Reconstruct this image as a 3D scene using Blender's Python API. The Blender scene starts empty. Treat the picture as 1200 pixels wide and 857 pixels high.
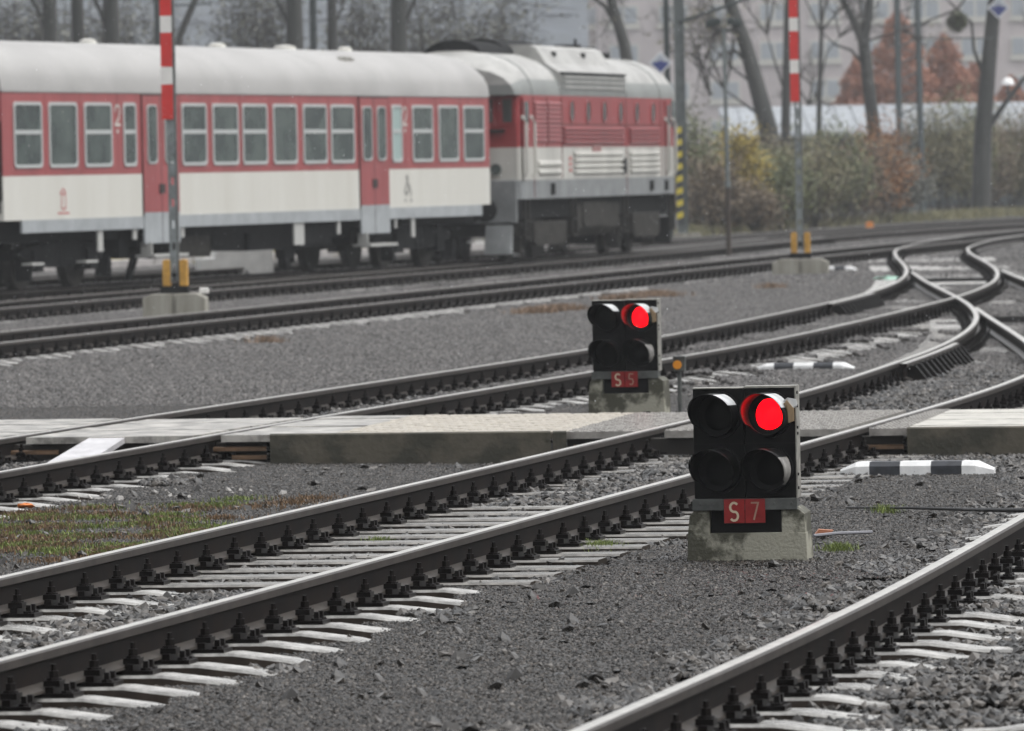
import bpy, math, random
import numpy as np
from mathutils import Vector, Matrix

# ------------------------------------------------------------------ scene, camera, light
scene = bpy.context.scene
col = scene.collection
R_ = math.radians
random.seed(7)
rng = np.random.default_rng(7)

FPX, CAMH, HY, ROLL = 8100.0, 1.83, 200.0, 0.02      # focal length in photo pixels, eye height over the rails
PITCH = math.atan((428.5 - HY) / FPX)
cam_d = bpy.data.cameras.new('camera')
cam = bpy.data.objects.new('camera', cam_d)
col.objects.link(cam)
cam_d.sensor_width = 36.0
cam_d.lens = FPX / 1200.0 * 36.0
cam_d.clip_start, cam_d.clip_end = 1.0, 3000.0
cam.location = (0, 0, CAMH)
cam.rotation_mode = 'QUATERNION'
f_ = Vector((0, math.cos(PITCH), -math.sin(PITCH)))
r_ = Vector((1, 0, 0)); u_ = r_.cross(f_)
c_, s_ = math.cos(ROLL), math.sin(ROLL)
rr = r_ * c_ - u_ * s_
uu = r_ * s_ + u_ * c_
cam.rotation_quaternion = Matrix((rr, uu, -f_)).transposed().to_quaternion()
cam_d.dof.use_dof = True
cam_d.dof.focus_distance = 36.5
cam_d.dof.aperture_fstop = 8.0
scene.camera = cam

world = bpy.data.worlds.new('World'); scene.world = world
world.use_nodes = True
wn = world.node_tree; wn.nodes.clear()
sky = wn.nodes.new('ShaderNodeTexSky'); sky.sky_type = 'NISHITA'
sky.sun_disc = False
SUN_EL, SUN_ROT = R_(60), R_(92)
HAZE = 0.00036
sky.sun_elevation, sky.sun_rotation = SUN_EL, SUN_ROT
sky.air_density, sky.dust_density, sky.ozone_density = 1.0, 1.5, 1.0
hs = wn.nodes.new('ShaderNodeHueSaturation'); hs.inputs['Saturation'].default_value = 0.09
bg = wn.nodes.new('ShaderNodeBackground'); bg.inputs['Strength'].default_value = 0.14
wo = wn.nodes.new('ShaderNodeOutputWorld')
wn.links.new(sky.outputs[0], hs.inputs['Color']); # overcast: the cloud layer is about three times brighter overhead than at the horizon
tcw = wn.nodes.new('ShaderNodeTexCoord'); sxz = wn.nodes.new('ShaderNodeSeparateXYZ'); wn.links.new(tcw.outputs['Generated'], sxz.inputs[0])
mrw = wn.nodes.new('ShaderNodeMapRange'); mrw.inputs[1].default_value = 0.0; mrw.inputs[2].default_value = 0.9; mrw.inputs[3].default_value = 0.34; mrw.inputs[4].default_value = 1.9
wn.links.new(sxz.outputs[2], mrw.inputs[0])
vmw = wn.nodes.new('ShaderNodeVectorMath'); vmw.operation = 'SCALE'; wn.links.new(hs.outputs[0], vmw.inputs[0]); wn.links.new(mrw.outputs[0], vmw.inputs['Scale'])
wn.links.new(vmw.outputs[0], bg.inputs[0]); wn.links.new(bg.outputs[0], wo.inputs[0])

sl = bpy.data.lights.new('sun', 'SUN'); sl.energy = 0.6; sl.angle = R_(60); sl.color = (1.0, 0.97, 0.93)
sun = bpy.data.objects.new('sun', sl); col.objects.link(sun)
sdir = Vector((math.sin(SUN_ROT) * math.cos(SUN_EL), math.cos(SUN_ROT) * math.cos(SUN_EL), math.sin(SUN_EL)))
sun.rotation_euler = sdir.to_track_quat('Z', 'Y').to_euler()

scene.view_settings.view_transform = 'Standard'
scene.view_settings.look = 'None'
scene.view_settings.exposure = 0.76
scene.view_settings.gamma = 1.0
scene.render.engine = 'CYCLES'
cy = scene.cycles
cy.use_denoising = True
cy.max_bounces = 6; cy.diffuse_bounces = 2; cy.glossy_bounces = 3; cy.transmission_bounces = 3; cy.volume_bounces = 0
cy.transparent_max_bounces = 6
cy.caustics_reflective = False; cy.caustics_refractive = False
cy.sample_clamp_indirect = 4.0

# ------------------------------------------------------------------ helpers
def tag(o, label=None, cat=None, group=None, kind=None):
    if label: o['label'] = label
    if cat: o['category'] = cat
    if group: o['group'] = group
    if kind: o['kind'] = kind
    return o

def empty(name, loc=(0, 0, 0), rz=0.0, label=None, cat=None, group=None):
    o = bpy.data.objects.new(name, None); col.objects.link(o)
    o.location = loc; o.rotation_euler = (0, 0, rz); o.empty_display_size = 0.2
    return tag(o, label, cat, group)

def link(name, me, parent=None):
    o = bpy.data.objects.new(name, me); col.objects.link(o)
    if parent is not None: o.parent = parent
    return o

def copy_tree(o, parent=None):
    c = o.copy(); col.objects.link(c); c.parent = parent
    for ch in list(o.children): copy_tree(ch, c)
    return c

class MB:
    def __init__(s): s.v = []; s.f = []; s.m = []
    def add(s, vs, fs, m=0):
        b = len(s.v); s.v += [tuple(p) for p in vs]
        s.f += [tuple(b + i for i in f) for f in fs]; s.m += [m] * len(fs)
    def box(s, x0, x1, y0, y1, z0, z1, m=0, M=None):
        vs = [(x, y, z) for z in (z0, z1) for y in (y0, y1) for x in (x0, x1)]
        if M is not None: vs = [tuple(M @ Vector(p)) for p in vs]
        s.add(vs, [(0, 2, 3, 1), (4, 5, 7, 6), (0, 1, 5, 4), (2, 6, 7, 3), (0, 4, 6, 2), (1, 3, 7, 5)], m)
    def cyl(s, p0, p1, r0, r1=None, n=10, m=0, caps=True):
        p0, p1 = Vector(p0), Vector(p1); r1 = r0 if r1 is None else r1
        d = (p1 - p0).normalized(); a = d.orthogonal().normalized(); b = d.cross(a)
        vs = []
        for p, r in ((p0, r0), (p1, r1)):
            for i in range(n):
                t = 2 * math.pi * i / n
                vs.append(p + a * (r * math.cos(t)) + b * (r * math.sin(t)))
        fs = [(i, (i + 1) % n, n + (i + 1) % n, n + i) for i in range(n)]
        if caps: fs += [tuple(range(n - 1, -1, -1)), tuple(range(n, 2 * n))]
        s.add(vs, fs, m)
    def tube(s, pts, rs, n=7, m=0):
        pts = [Vector(p) for p in pts]; rings = []
        if not hasattr(rs, '__len__'): rs = [rs] * len(pts)
        ref = Vector((0.13, 0.31, 0.94))
        vs = []
        for i, p in enumerate(pts):
            d = (pts[min(i + 1, len(pts) - 1)] - pts[max(i - 1, 0)]).normalized()
            if abs(d.dot(ref)) > 0.97: ref = Vector((0.9, 0.3, 0.1))
            a = (ref - d * ref.dot(d)).normalized(); b = d.cross(a)
            for k in range(n):
                t = 2 * math.pi * k / n
                vs.append(p + (a * math.cos(t) + b * math.sin(t)) * rs[i])
        fs = []
        for i in range(len(pts) - 1):
            for k in range(n):
                fs.append((i * n + k, i * n + (k + 1) % n, (i + 1) * n + (k + 1) % n, (i + 1) * n + k))
        fs += [tuple(range(n - 1, -1, -1)), tuple(range((len(pts) - 1) * n, len(pts) * n))]
        s.add(vs, fs, m)
    def prism(s, poly, axis, a0, a1, m=0, cap_m=None, side_m=None):
        # poly: list of 2-D points; axis 'x': (y,z) swept in x; 'y': (x,z); 'z': (x,y)
        n = len(poly)
        def P(p, a):
            return {'x': (a, p[0], p[1]), 'y': (p[0], a, p[1]), 'z': (p[0], p[1], a)}[axis]
        vs = [P(p, a0) for p in poly] + [P(p, a1) for p in poly]
        for i in range(n):
            j = (i + 1) % n
            s.add([vs[i], vs[j], vs[n + j], vs[n + i]], [(0, 1, 2, 3)], (side_m[i] if side_m else m))
        cm = m if cap_m is None else cap_m
        s.add(vs[:n], [tuple(range(n - 1, -1, -1))], cm); s.add(vs[n:], [tuple(range(n))], cm)
    def mesh(s, name, mats, smooth=False):
        me = bpy.data.meshes.new(name); me.from_pydata(s.v, [], s.f)
        if not isinstance(mats, (list, tuple)): mats = [mats]
        for m in mats: me.materials.append(m)
        if len(mats) > 1: me.polygons.foreach_set('material_index', s.m)
        me.validate(); me.update()
        import bmesh
        bm = bmesh.new(); bm.from_mesh(me); bmesh.ops.remove_doubles(bm, verts=bm.verts, dist=1e-5)
        bmesh.ops.recalc_face_normals(bm, faces=bm.faces); bm.to_mesh(me); bm.free()
        if smooth:
            me.polygons.foreach_set('use_smooth', [True] * len(me.polygons))
            me.set_sharp_from_angle(angle=R_(38))
        return me
    def build(s, name, mats, parent=None, smooth=False, bevel=0.0):
        o = link(name, s.mesh(name, mats, smooth), parent)
        if bevel:
            md = o.modifiers.new('bevel', 'BEVEL'); md.width = bevel; md.segments = 2; md.limit_method = 'ANGLE'; md.angle_limit = R_(40)
        return o

def raw_mesh(name, verts, quads, mat, attr=None):
    """fast numpy mesh of quads or triangles; attr = per-face value stored as 'tone'"""
    verts = np.asarray(verts, np.float32); quads = np.asarray(quads, np.int32)
    k = quads.shape[1]
    me = bpy.data.meshes.new(name)
    me.vertices.add(len(verts)); me.vertices.foreach_set('co', verts.ravel())
    me.loops.add(quads.size); me.loops.foreach_set('vertex_index', quads.ravel())
    me.polygons.add(len(quads)); me.polygons.foreach_set('loop_start', np.arange(0, quads.size, k, dtype=np.int32))
    me.update(calc_edges=True)
    if attr is not None:
        a = me.attributes.new('tone', 'FLOAT', 'FACE'); a.data.foreach_set('value', np.asarray(attr, np.float32))
    me.materials.append(mat)
    return me

# ------------------------------------------------------------------ materials
MATS = {}
def mat(name, color, rough=0.6, metal=0.0, spec=0.5, var=0.0, scale=4.0, bump=0.0, bscale=40.0, col2=None, attr=False,
        emit=None, estr=0.0, coat=0.0, streak=False, detail=6.0, rvar=0.0, sharp=0.14):
    m = bpy.data.materials.new(name); m.use_nodes = True
    nt = m.node_tree; N, L = nt.nodes, nt.links
    b = N['Principled BSDF']
    b.inputs['Roughness'].default_value = rough; b.inputs['Metallic'].default_value = metal
    b.inputs['Specular IOR Level'].default_value = spec
    b.inputs['Base Color'].default_value = (*color, 1)
    if coat: b.inputs['Coat Weight'].default_value = coat; b.inputs['Coat Roughness'].default_value = 0.12
    tc = N.new('ShaderNodeTexCoord')
    if attr:
        at = N.new('ShaderNodeAttribute'); at.attribute_name = 'tone'
        cr = N.new('ShaderNodeMix'); cr.data_type = 'RGBA'
        cr.inputs[6].default_value = (*color, 1); cr.inputs[7].default_value = (*(col2 or color), 1)
        L.new(at.outputs['Fac'], cr.inputs[0]); L.new(cr.outputs[2], b.inputs['Base Color'])
    elif var or col2:
        mp = N.new('ShaderNodeMapping'); L.new(tc.outputs['Object'], mp.inputs[0])
        if streak: mp.inputs['Scale'].default_value = (1, 1, 0.12)
        nz = N.new('ShaderNodeTexNoise'); nz.inputs['Scale'].default_value = scale; nz.inputs['Detail'].default_value = detail
        nz.inputs['Roughness'].default_value = 0.62
        L.new(mp.outputs[0], nz.inputs['Vector'])
        c2 = col2 or tuple(c * (1 - var) for c in color)
        c1 = color if col2 else tuple(min(1, c * (1 + var)) for c in color)
        rp = N.new('ShaderNodeValToRGB'); rp.color_ramp.elements[0].position = 0.5 - sharp; rp.color_ramp.elements[1].position = 0.5 + sharp
        rp.color_ramp.elements[0].color = (*c2, 1); rp.color_ramp.elements[1].color = (*c1, 1)
        L.new(nz.outputs['Fac'], rp.inputs[0]); L.new(rp.outputs[0], b.inputs['Base Color'])
        if rvar:
            mr = N.new('ShaderNodeMapRange'); mr.inputs[3].default_value = max(0.03, rough - rvar); mr.inputs[4].default_value = rough + rvar
            L.new(nz.outputs['Fac'], mr.inputs[0]); L.new(mr.outputs[0], b.inputs['Roughness'])
    if bump:
        n2 = N.new('ShaderNodeTexNoise'); n2.inputs['Scale'].default_value = bscale; n2.inputs['Detail'].default_value = 4
        L.new(tc.outputs['Object'], n2.inputs['Vector'])
        bp = N.new('ShaderNodeBump'); bp.inputs['Strength'].default_value = bump; bp.inputs['Distance'].default_value = 0.02
        L.new(n2.outputs['Fac'], bp.inputs['Height']); L.new(bp.outputs[0], b.inputs['Normal'])
    if emit:
        b.inputs['Emission Color'].default_value = (*emit, 1); b.inputs['Emission Strength'].default_value = estr
    MATS[name] = m
    return m

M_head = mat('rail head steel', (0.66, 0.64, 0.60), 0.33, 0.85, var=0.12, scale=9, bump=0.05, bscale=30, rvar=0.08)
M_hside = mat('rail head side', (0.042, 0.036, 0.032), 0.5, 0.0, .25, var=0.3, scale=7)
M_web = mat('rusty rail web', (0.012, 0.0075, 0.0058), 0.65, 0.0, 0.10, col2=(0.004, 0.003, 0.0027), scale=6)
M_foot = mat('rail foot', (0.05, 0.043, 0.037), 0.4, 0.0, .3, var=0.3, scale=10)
M_iron = mat('wet black iron', (0.006, 0.0045, 0.004), 0.34, 0.0, .12, var=0.4, scale=20)
M_conc = mat('wet concrete sleeper', (0.38, 0.37, 0.35), 0.22, var=0.35, scale=8, bump=0.25, bscale=60, rvar=0.1)
M_wood = mat('wet timber sleeper', (0.17, 0.16, 0.145), 0.26, var=0.45, scale=9, bump=0.2, bscale=50)
M_slside = mat('dark sleeper side', (0.028, 0.021, 0.016), 0.75, 0, .15, var=0.4, scale=12)  # near-black brown sides below the pale sleeper tops
M_gravel = mat('wet gravel chips', (0.0055, 0.0046, 0.0038), 0.26, 0, 0.30, attr=True, col2=(0.080, 0.068, 0.057))
M_ballast = mat('wet ballast stone', (0.0075, 0.0068, 0.006), 0.25, 0, 0.38, attr=True, col2=(0.125, 0.112, 0.099))
M_gravfar = mat('distant gravel', (0.026, 0.024, 0.022), 0.45, 0, 0.4, attr=True, col2=(0.165, 0.152, 0.143))
M_ground = mat('dark fines', (0.022, 0.021, 0.02), 0.8, var=0.4, scale=3, bump=0.5, bscale=35)
# ------------------------------------------------------------------ ground
def hnoise(x, y):
    return (np.sin(x * 0.9 + 1.3 * np.sin(y * 0.37)) + np.sin(y * 0.55 + 0.8 * np.sin(x * 0.71) + 2.0)) * 0.5
def gz(x, y):
    return -0.205 + 0.018 * hnoise(np.asarray(x, float), np.asarray(y, float))

def grid_ground():
    xs = np.concatenate([np.linspace(-320, -24, 9), np.linspace(-20, 26, 47), np.linspace(32, 320, 9)])
    ys = np.concatenate([np.linspace(-30, 18, 5), np.linspace(20, 140, 121), np.linspace(145, 300, 32), np.linspace(330, 900, 9)])
    X, Y = np.meshgrid(xs, ys); Z = gz(X, Y) - 0.09
    v = np.stack([X, Y, Z], -1).reshape(-1, 3)
    nx, ny = len(xs), len(ys)
    i = np.arange((ny - 1) * (nx - 1)); r, c = i // (nx - 1), i % (nx - 1); a = r * nx + c
    q = np.stack([a, a + 1, a + nx + 1, a + nx], -1)
    me = raw_mesh('ground', v, q, M_ground)
    tag(link('ground', me), kind='structure')
grid_ground()

# ------------------------------------------------------------------ track centre lines (world metres, rail tops at z = 0)
CL = {
 'A': [(8, -2.0), (16, -0.38), (20, 0.45), (22.7, 1.0), (25.1, 1.5), (28, 2.08), (31.1, 2.63), (35.9, 3.44), (45, 4.95), (60, 7.4), (75, 9.9)],
 'B': [(14, -5.3), (20, -4.08), (26.6, -2.70), (29.3, -2.14), (32.6, -1.46), (36.3, -0.72), (41.1, 0.28), (45.8, 1.22), (51, 2.24), (55.6, 3.12), (58.8, 3.62),
       (61.7, 4.02), (64.4, 4.44), (68.8, 5.05), (73.6, 5.58), (77.7, 5.98), (82.9, 6.36), (89, 6.66), (93.3, 6.8), (101.7, 7.02), (108, 7.2), (116, 7.5)],
 'G': [(50, 4.75), (54, 5.05), (60, 5.45), (69.6, 5.96), (75.4, 6.17), (81.2, 6.37), (86.7, 6.58)],
 'D': [(32, -6.15), (40, -4.7), (43.7, -3.98), (49.1, -2.9), (53.8, -1.93), (59.4, -0.72), (62.8, 0.0), (66, 0.67), (70.2, 1.54), (74.7, 2.35), (79, 3.05),
       (85, 3.98), (92, 5.05), (95.3, 5.5), (103.1, 6.42), (108, 6.85), (113.2, 7.25), (120, 7.65), (127.7, 8.0), (135, 8.3), (141, 8.6), (147.4, 8.98), (153.3, 9.6), (161, 10.45), (172, 12.2)],
 'E': [(60, -10.1), (70, -8.2), (78.6, -6.55), (86.2, -5.02), (95.6, -3.08), (107.4, -0.73), (122.5, 2.33), (134.2, 4.62), (141.9, 6.2), (148.3, 7.5), (156.1, 9.05),
       (161.7, 10.3), (176.2, 12.95), (183, 14.4), (200, 18.4), (230, 26)],
 'F': [(70, -14.3), (85, -11.2), (99.5, -8.15), (109.8, -6.1), (119.1, -4.05), (133.6, -0.75), (147.4, 2.15), (155, 3.7), (172.5, 6.9), (180.8, 8.6), (188.9, 10.7), (200, 14.0), (230, 23)],
 'T': [(80, -20.7), (100, -14.02), (114.7, -9.13), (138.0, -1.38), (153.35, 2.24), (165, 4.85), (172.5, 6.5), (178, 7.7)],
 'K': [(100, -20.5), (116, -14.2), (132, -8.6), (147, -3.9), (163, 0.6), (180, 5.2), (196, 9.0), (214, 13.7), (232, 19.6)],
}
def smooth_line(pts, sig):
    ys = np.array([p[0] for p in pts], float); xs = np.array([p[1] for p in pts], float)
    y = np.arange(ys[0], ys[-1], 0.25); x = np.interp(y, ys, xs)
    k = np.exp(-0.5 * (np.arange(-60, 61) * 0.25 / sig) ** 2); k /= k.sum()
    # extend linearly so that the ends keep their direction
    p = 60
    xl = x[0] + (x[1] - x[0]) * np.arange(-p, 0); xr = x[-1] + (x[-1] - x[-2]) * np.arange(1, p + 1)
    xe = np.convolve(np.concatenate([xl, x, xr]), k, mode='same')[p:-p]
    P = np.stack([xe, y], -1)
    T = np.gradient(P, axis=0); T /= np.linalg.norm(T, axis=1)[:, None]
    s = np.concatenate([[0], np.cumsum(np.linalg.norm(np.diff(P, axis=0), axis=1))])
    return P, T, s
LINES = {k: smooth_line(v, {'A': 1.6, 'B': 2.5, 'D': 2.8, 'G': 2.0}.get(k, 4.0)) for k, v in CL.items()}
def on_line(k, s):
    P, T, S = LINES[k]
    return np.array([np.interp(s, S, P[:, 0]), np.interp(s, S, P[:, 1])]), np.array([np.interp(s, S, T[:, 0]), np.interp(s, S, T[:, 1])])
def x_at(k, y):
    P = LINES[k][0]; return float(np.interp(y, P[:, 1], P[:, 0]))

# rail section (across, up), from the head top round to the foot
HW = 0.036
SEC = [(-HW + .008, 0), (HW - .013, 0), (HW, -.007), (HW - .002, -.038), (.009, -.050), (.008, -.128), (.066, -.146), (.068, -.157),
       (-.068, -.157), (-.066, -.146), (-.008, -.128), (-.009, -.050), (-HW + .002, -.038), (-HW, -.006)]
SECM = [0, 1, 1, 2, 2, 3, 3, 2, 3, 3, 2, 2, 1, 0]
def rail(k, side, parent, y0, y1, dz=0.0, shift=0.0):
    P, T, S = LINES[k]
    sel = (P[:, 1] >= y0) & (P[:, 1] <= y1); P, T = P[sel], T[sel]
    if len(P) > 1:
        P = np.concatenate([P[:-1:2], P[-1:]]); T = np.concatenate([T[:-1:2], T[-1:]])
    Nn = np.stack([T[:, 1], -T[:, 0]], -1)
    off = side * (0.7175 + HW) + shift
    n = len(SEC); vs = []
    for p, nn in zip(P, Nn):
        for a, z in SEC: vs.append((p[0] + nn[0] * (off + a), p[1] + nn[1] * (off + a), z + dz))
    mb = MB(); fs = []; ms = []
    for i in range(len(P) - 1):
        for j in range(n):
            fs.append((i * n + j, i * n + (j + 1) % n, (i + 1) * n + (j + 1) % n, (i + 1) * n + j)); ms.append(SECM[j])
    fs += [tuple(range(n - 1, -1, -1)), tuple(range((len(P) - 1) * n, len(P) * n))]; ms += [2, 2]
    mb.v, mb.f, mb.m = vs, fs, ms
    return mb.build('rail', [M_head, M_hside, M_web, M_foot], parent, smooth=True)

def concrete_sleeper(seed, with_fast=False):
    rg = random.Random(seed); mb = MB()
    prof = [(-1.3, -.225), (-1.22, -.208), (-.98, -.178), (-.5, -.178), (-.28, -.208), (0, -.214), (.28, -.208), (.5, -.178), (.98, -.178), (1.22, -.208), (1.3, -.225)]
    w0, w1 = .085, .13; n = len(prof); vs = []
    for x, z in prof:
        zz = z + rg.uniform(-.002, .002)
        vs += [(x, -w1, -.36), (x, -w0 - .008, zz - .012), (x, -w0, zz), (x, w0, zz), (x, w0 + .008, zz - .012), (x, w1, -.36)]
    for i in range(n - 1):
        for j in range(5):
            a = i * 6 + j
            mb.add([vs[a], vs[a + 1], vs[a + 7], vs[a + 6]], [(0, 1, 2, 3)], 1 if j in (0, 4) else 0)
    mb.add(vs[:6], [(0, 1, 2, 3, 4, 5)], 1); mb.add(vs[-6:], [(5, 4, 3, 2, 1, 0)], 1)
    if with_fast:
        for s in (-1, 1): fastener_into(mb, s * .7535, 2)
    return mb.mesh('sleeper', [M_conc, M_slside, M_iron], smooth=False)
def timber_sleeper(seed, with_fast=False, L=1.3):
    rg = random.Random(seed); mb = MB()
    a, b = rg.uniform(-.02, .02), rg.uniform(-.02, .02)
    zt = -.178
    vs = [(-L + a, -.125, -.34), (-L + a, -.125, zt - .01), (-L + a, -.11, zt), (-L + a, .11, zt), (-L + a, .125, zt - .01), (-L + a, .125, -.34)]
    vs += [(L + b - 0 * p[0], p[1], p[2]) for p in vs]
    mb.add(vs, [(0, 1, 7, 6), (4, 5, 11, 10)], 1); mb.add(vs, [(1, 2, 8, 7), (2, 3, 9, 8), (3, 4, 10, 9)], 0)
    mb.add(vs[:6], [(0, 1, 2, 3, 4, 5)], 1); mb.add(vs[6:], [(5, 4, 3, 2, 1, 0)], 1)
    if with_fast:
        for s in (-1, 1): fastener_into(mb, s * .7535, 2)
    return mb.mesh('sleeper', [M_wood, M_slside, M_iron])
def fastener_into(mb, cx, m, fine=False):
    # ribbed plate, two clamp clips with nut and bolt on the rail foot, sleeper screws outside them
    mb.box(cx - .185, cx + .185, -.075, .075, -.176, -.160, m)
    for s in (-1, 1):
        x = cx + s * .085
        mb.box(x - .016, x + .016, -.07, .07, -.160, -.135, m)
        mb.box(x - .034, x + .032, -.04, .04, -.136, -.112, m)
        nn = 6 if fine else 5
        mb.cyl((x, 0, -.114), (x, 0, -.104), .032, .030, n=nn + 2, m=m)
        mb.cyl((x, 0, -.104), (x, 0, -.076), .022, .021, n=nn, m=m)
        mb.cyl((x, 0, -.076), (x, 0, -.050), .012, .011, n=nn, m=m)
        for q in (-.042, .042):
            xx = cx + s * .150
            mb.cyl((xx, q, -.162), (xx, q, -.150), .027, .024, n=nn + 1, m=m)
            mb.cyl((xx, q, -.150), (xx, q, -.122), .0155, .0145, n=4, m=m)
SL_C = [concrete_sleeper(i) for i in range(3)]; SL_T = [timber_sleeper(i) for i in range(3)]
SL_CF = [concrete_sleeper(i + 9, True) for i in range(2)]; SL_TF = [timber_sleeper(i + 9, True) for i in range(2)]
fm = MB(); fastener_into(fm, 0, 0, True); FAST = fm.mesh('rail_fastener', [M_iron])

TRACKS = {}
def track(k, label, ry, sy, timber=(), sub=True, dz=0.0, spacing=0.6, sdz=0.0, limit=100):
    P, T, S = LINES[k]
    p0 = (x_at(k, ry[0]), ry[0])
    root = empty('railway_track', (0, 0, 0), 0, label, 'railway track', 'railway tracks of the station throat')
    TRACKS[k] = root
    rail(k, -1, root, *ry, dz=dz); rail(k, 1, root, *ry, dz=dz)
    s0 = float(np.interp(sy[0], P[:, 1], S)); s1 = float(np.interp(sy[1], P[:, 1], S))
    n = 0; rest = MB(); rg = random.Random(k)
    s = s0
    while s < s1:
        p, t = on_line(k, s)
        ang = math.atan2(-t[0], t[1]) + rg.uniform(-.012, .012)
        y = p[1]; isT = any(a <= y <= b for a, b in timber)
        zz = sdz + rg.uniform(-.004, .001)
        if n < limit:
            me = (SL_T if isT else SL_C)[rg.randrange(3)] if sub else (SL_TF if isT else SL_CF)[rg.randrange(2)]
            o = link('sleeper', me, root)
            o.location = (p[0], y, zz); o.rotation_euler = (0, 0, ang)
            if rg.random() < .5: o.rotation_euler = (0, 0, ang + math.pi)
            if sub:
                for sd in (-1, 1):
                    q = link('rail_fastener', FAST, o); q.location = (sd * .7535, 0, 0)
        else:
            M = Matrix.Translation((p[0], y, zz)) @ Matrix.Rotation(ang, 4, 'Z')
            me = (SL_TF if isT else SL_CF)[0]
            vs = [tuple(M @ v.co) for v in me.vertices]
            b = len(rest.v); rest.v += vs
            for pl in me.polygons: rest.f.append(tuple(b + i for i in pl.vertices)); rest.m.append(pl.material_index)
        n += 1; s += spacing * rg.uniform(.97, 1.03)
    if rest.v:
        me = bpy.data.meshes.new('distant_sleepers'); me.from_pydata(rest.v, [], rest.f)
        for m in (M_conc, M_slside, M_iron): me.materials.append(m)
        me.polygons.foreach_set('material_index', rest.m)
        o = link('distant_sleepers', me, root); o['kind'] = 'stuff'
    return root

track('A', 'nearest railway track, crossing the lower right corner in front of the S 7 signal', (14, 62), (19.5, 62), timber=(), dz=0)
track('B', 'wet railway track running from lower left to pass right behind the S 7 signal', (18, 118), (24.6, 92), timber=((33.5, 47.8), (52, 95)), dz=0)
track('D', 'wet railway track passing just behind the further S 5 signal', (36, 171), (41, 150), timber=((84, 150),), dz=-.003, sdz=-.003)
track('E', 'track nearest in front of the train, pale sleeper ends towards the gravel', (64, 228), (73, 215), sub=False, dz=-.006, sdz=-.006)
track('F', 'railway track between the red and white mast and the train', (74, 228), (94, 175), sub=False, dz=-.009, sdz=-.009)
track('T', 'railway track that the passenger coach and the engine stand on', (84, 176), (106, 142), sub=False, dz=-.012, sdz=-.012)
track('K', 'furthest railway track, beyond the train and along the foot of the shrubs', (104, 230), (120, 190), sub=False, dz=-.015, sdz=-.015)
# the short branch that joins track B at the switch
groot = empty('railway_track', (0, 0, 0), 0, 'branch track joining at the switch blade on the right edge beyond the walkway', 'railway track', 'railway tracks of the station throat')
rail('G', -1, groot, 50.9, 86.6, dz=.002); rail('G', 1, groot, 50.6, 86.6, dz=.002)

# check rails with their wedge blocks, and the stretcher bars of the switches
def check_rail(k, side, y0, y1, root):
    o = rail(k, side, root, y0, y1, dz=.004, shift=-side * .118); o.name = 'check_rail'
    mb = MB(); y = y0 + .4
    while y < y1 - .3:
        s_ = float(np.interp(y, LINES[k][0][:, 1], LINES[k][2])); p, t = on_line(k, s_); M = Matrix.Translation((p[0], p[1], 0)) @ Matrix.Rotation(math.atan2(-t[0], t[1]), 4, 'Z')
        x0 = side * .59; mb.prism([(x0 - .05, -.02), (x0 + .03, -.02), (x0 + .03, -.17), (x0 - .17, -.17)] if side > 0 else [(x0 + .05, -.02), (x0 - .03, -.02), (x0 - .03, -.17), (x0 + .17, -.17)], 'y', -.03, .03)
        n = 8; vs = mb.v[-24:]
        mb.v[-24:] = [tuple(M @ Vector(v)) for v in vs]
        y += .55
    mb.build('wedge_block', M_iron, o)
check_rail('B', -1, 62.6, 69.6, TRACKS['B']); check_rail('D', -1, 90.5, 97.5, TRACKS['D']); check_rail('B', 1, 90.5, 97.5, TRACKS['B'])
for k, y in (('B', 85.6), ('B', 84.2), ('D', 115.0), ('D', 113.4), ('E', 160)):
    p, t = on_line(k, float(np.interp(y, LINES[k][0][:, 1], LINES[k][2]))); mb = MB(); mb.cyl((-.72, 0, -.12), (.72, 0, -.12), .02, n=8)
    o = mb.build('stretcher_bar', M_iron, TRACKS[k]); o.location = (p[0], p[1], 0); o.rotation_euler = (0, 0, math.atan2(-t[0], t[1]))
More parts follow.
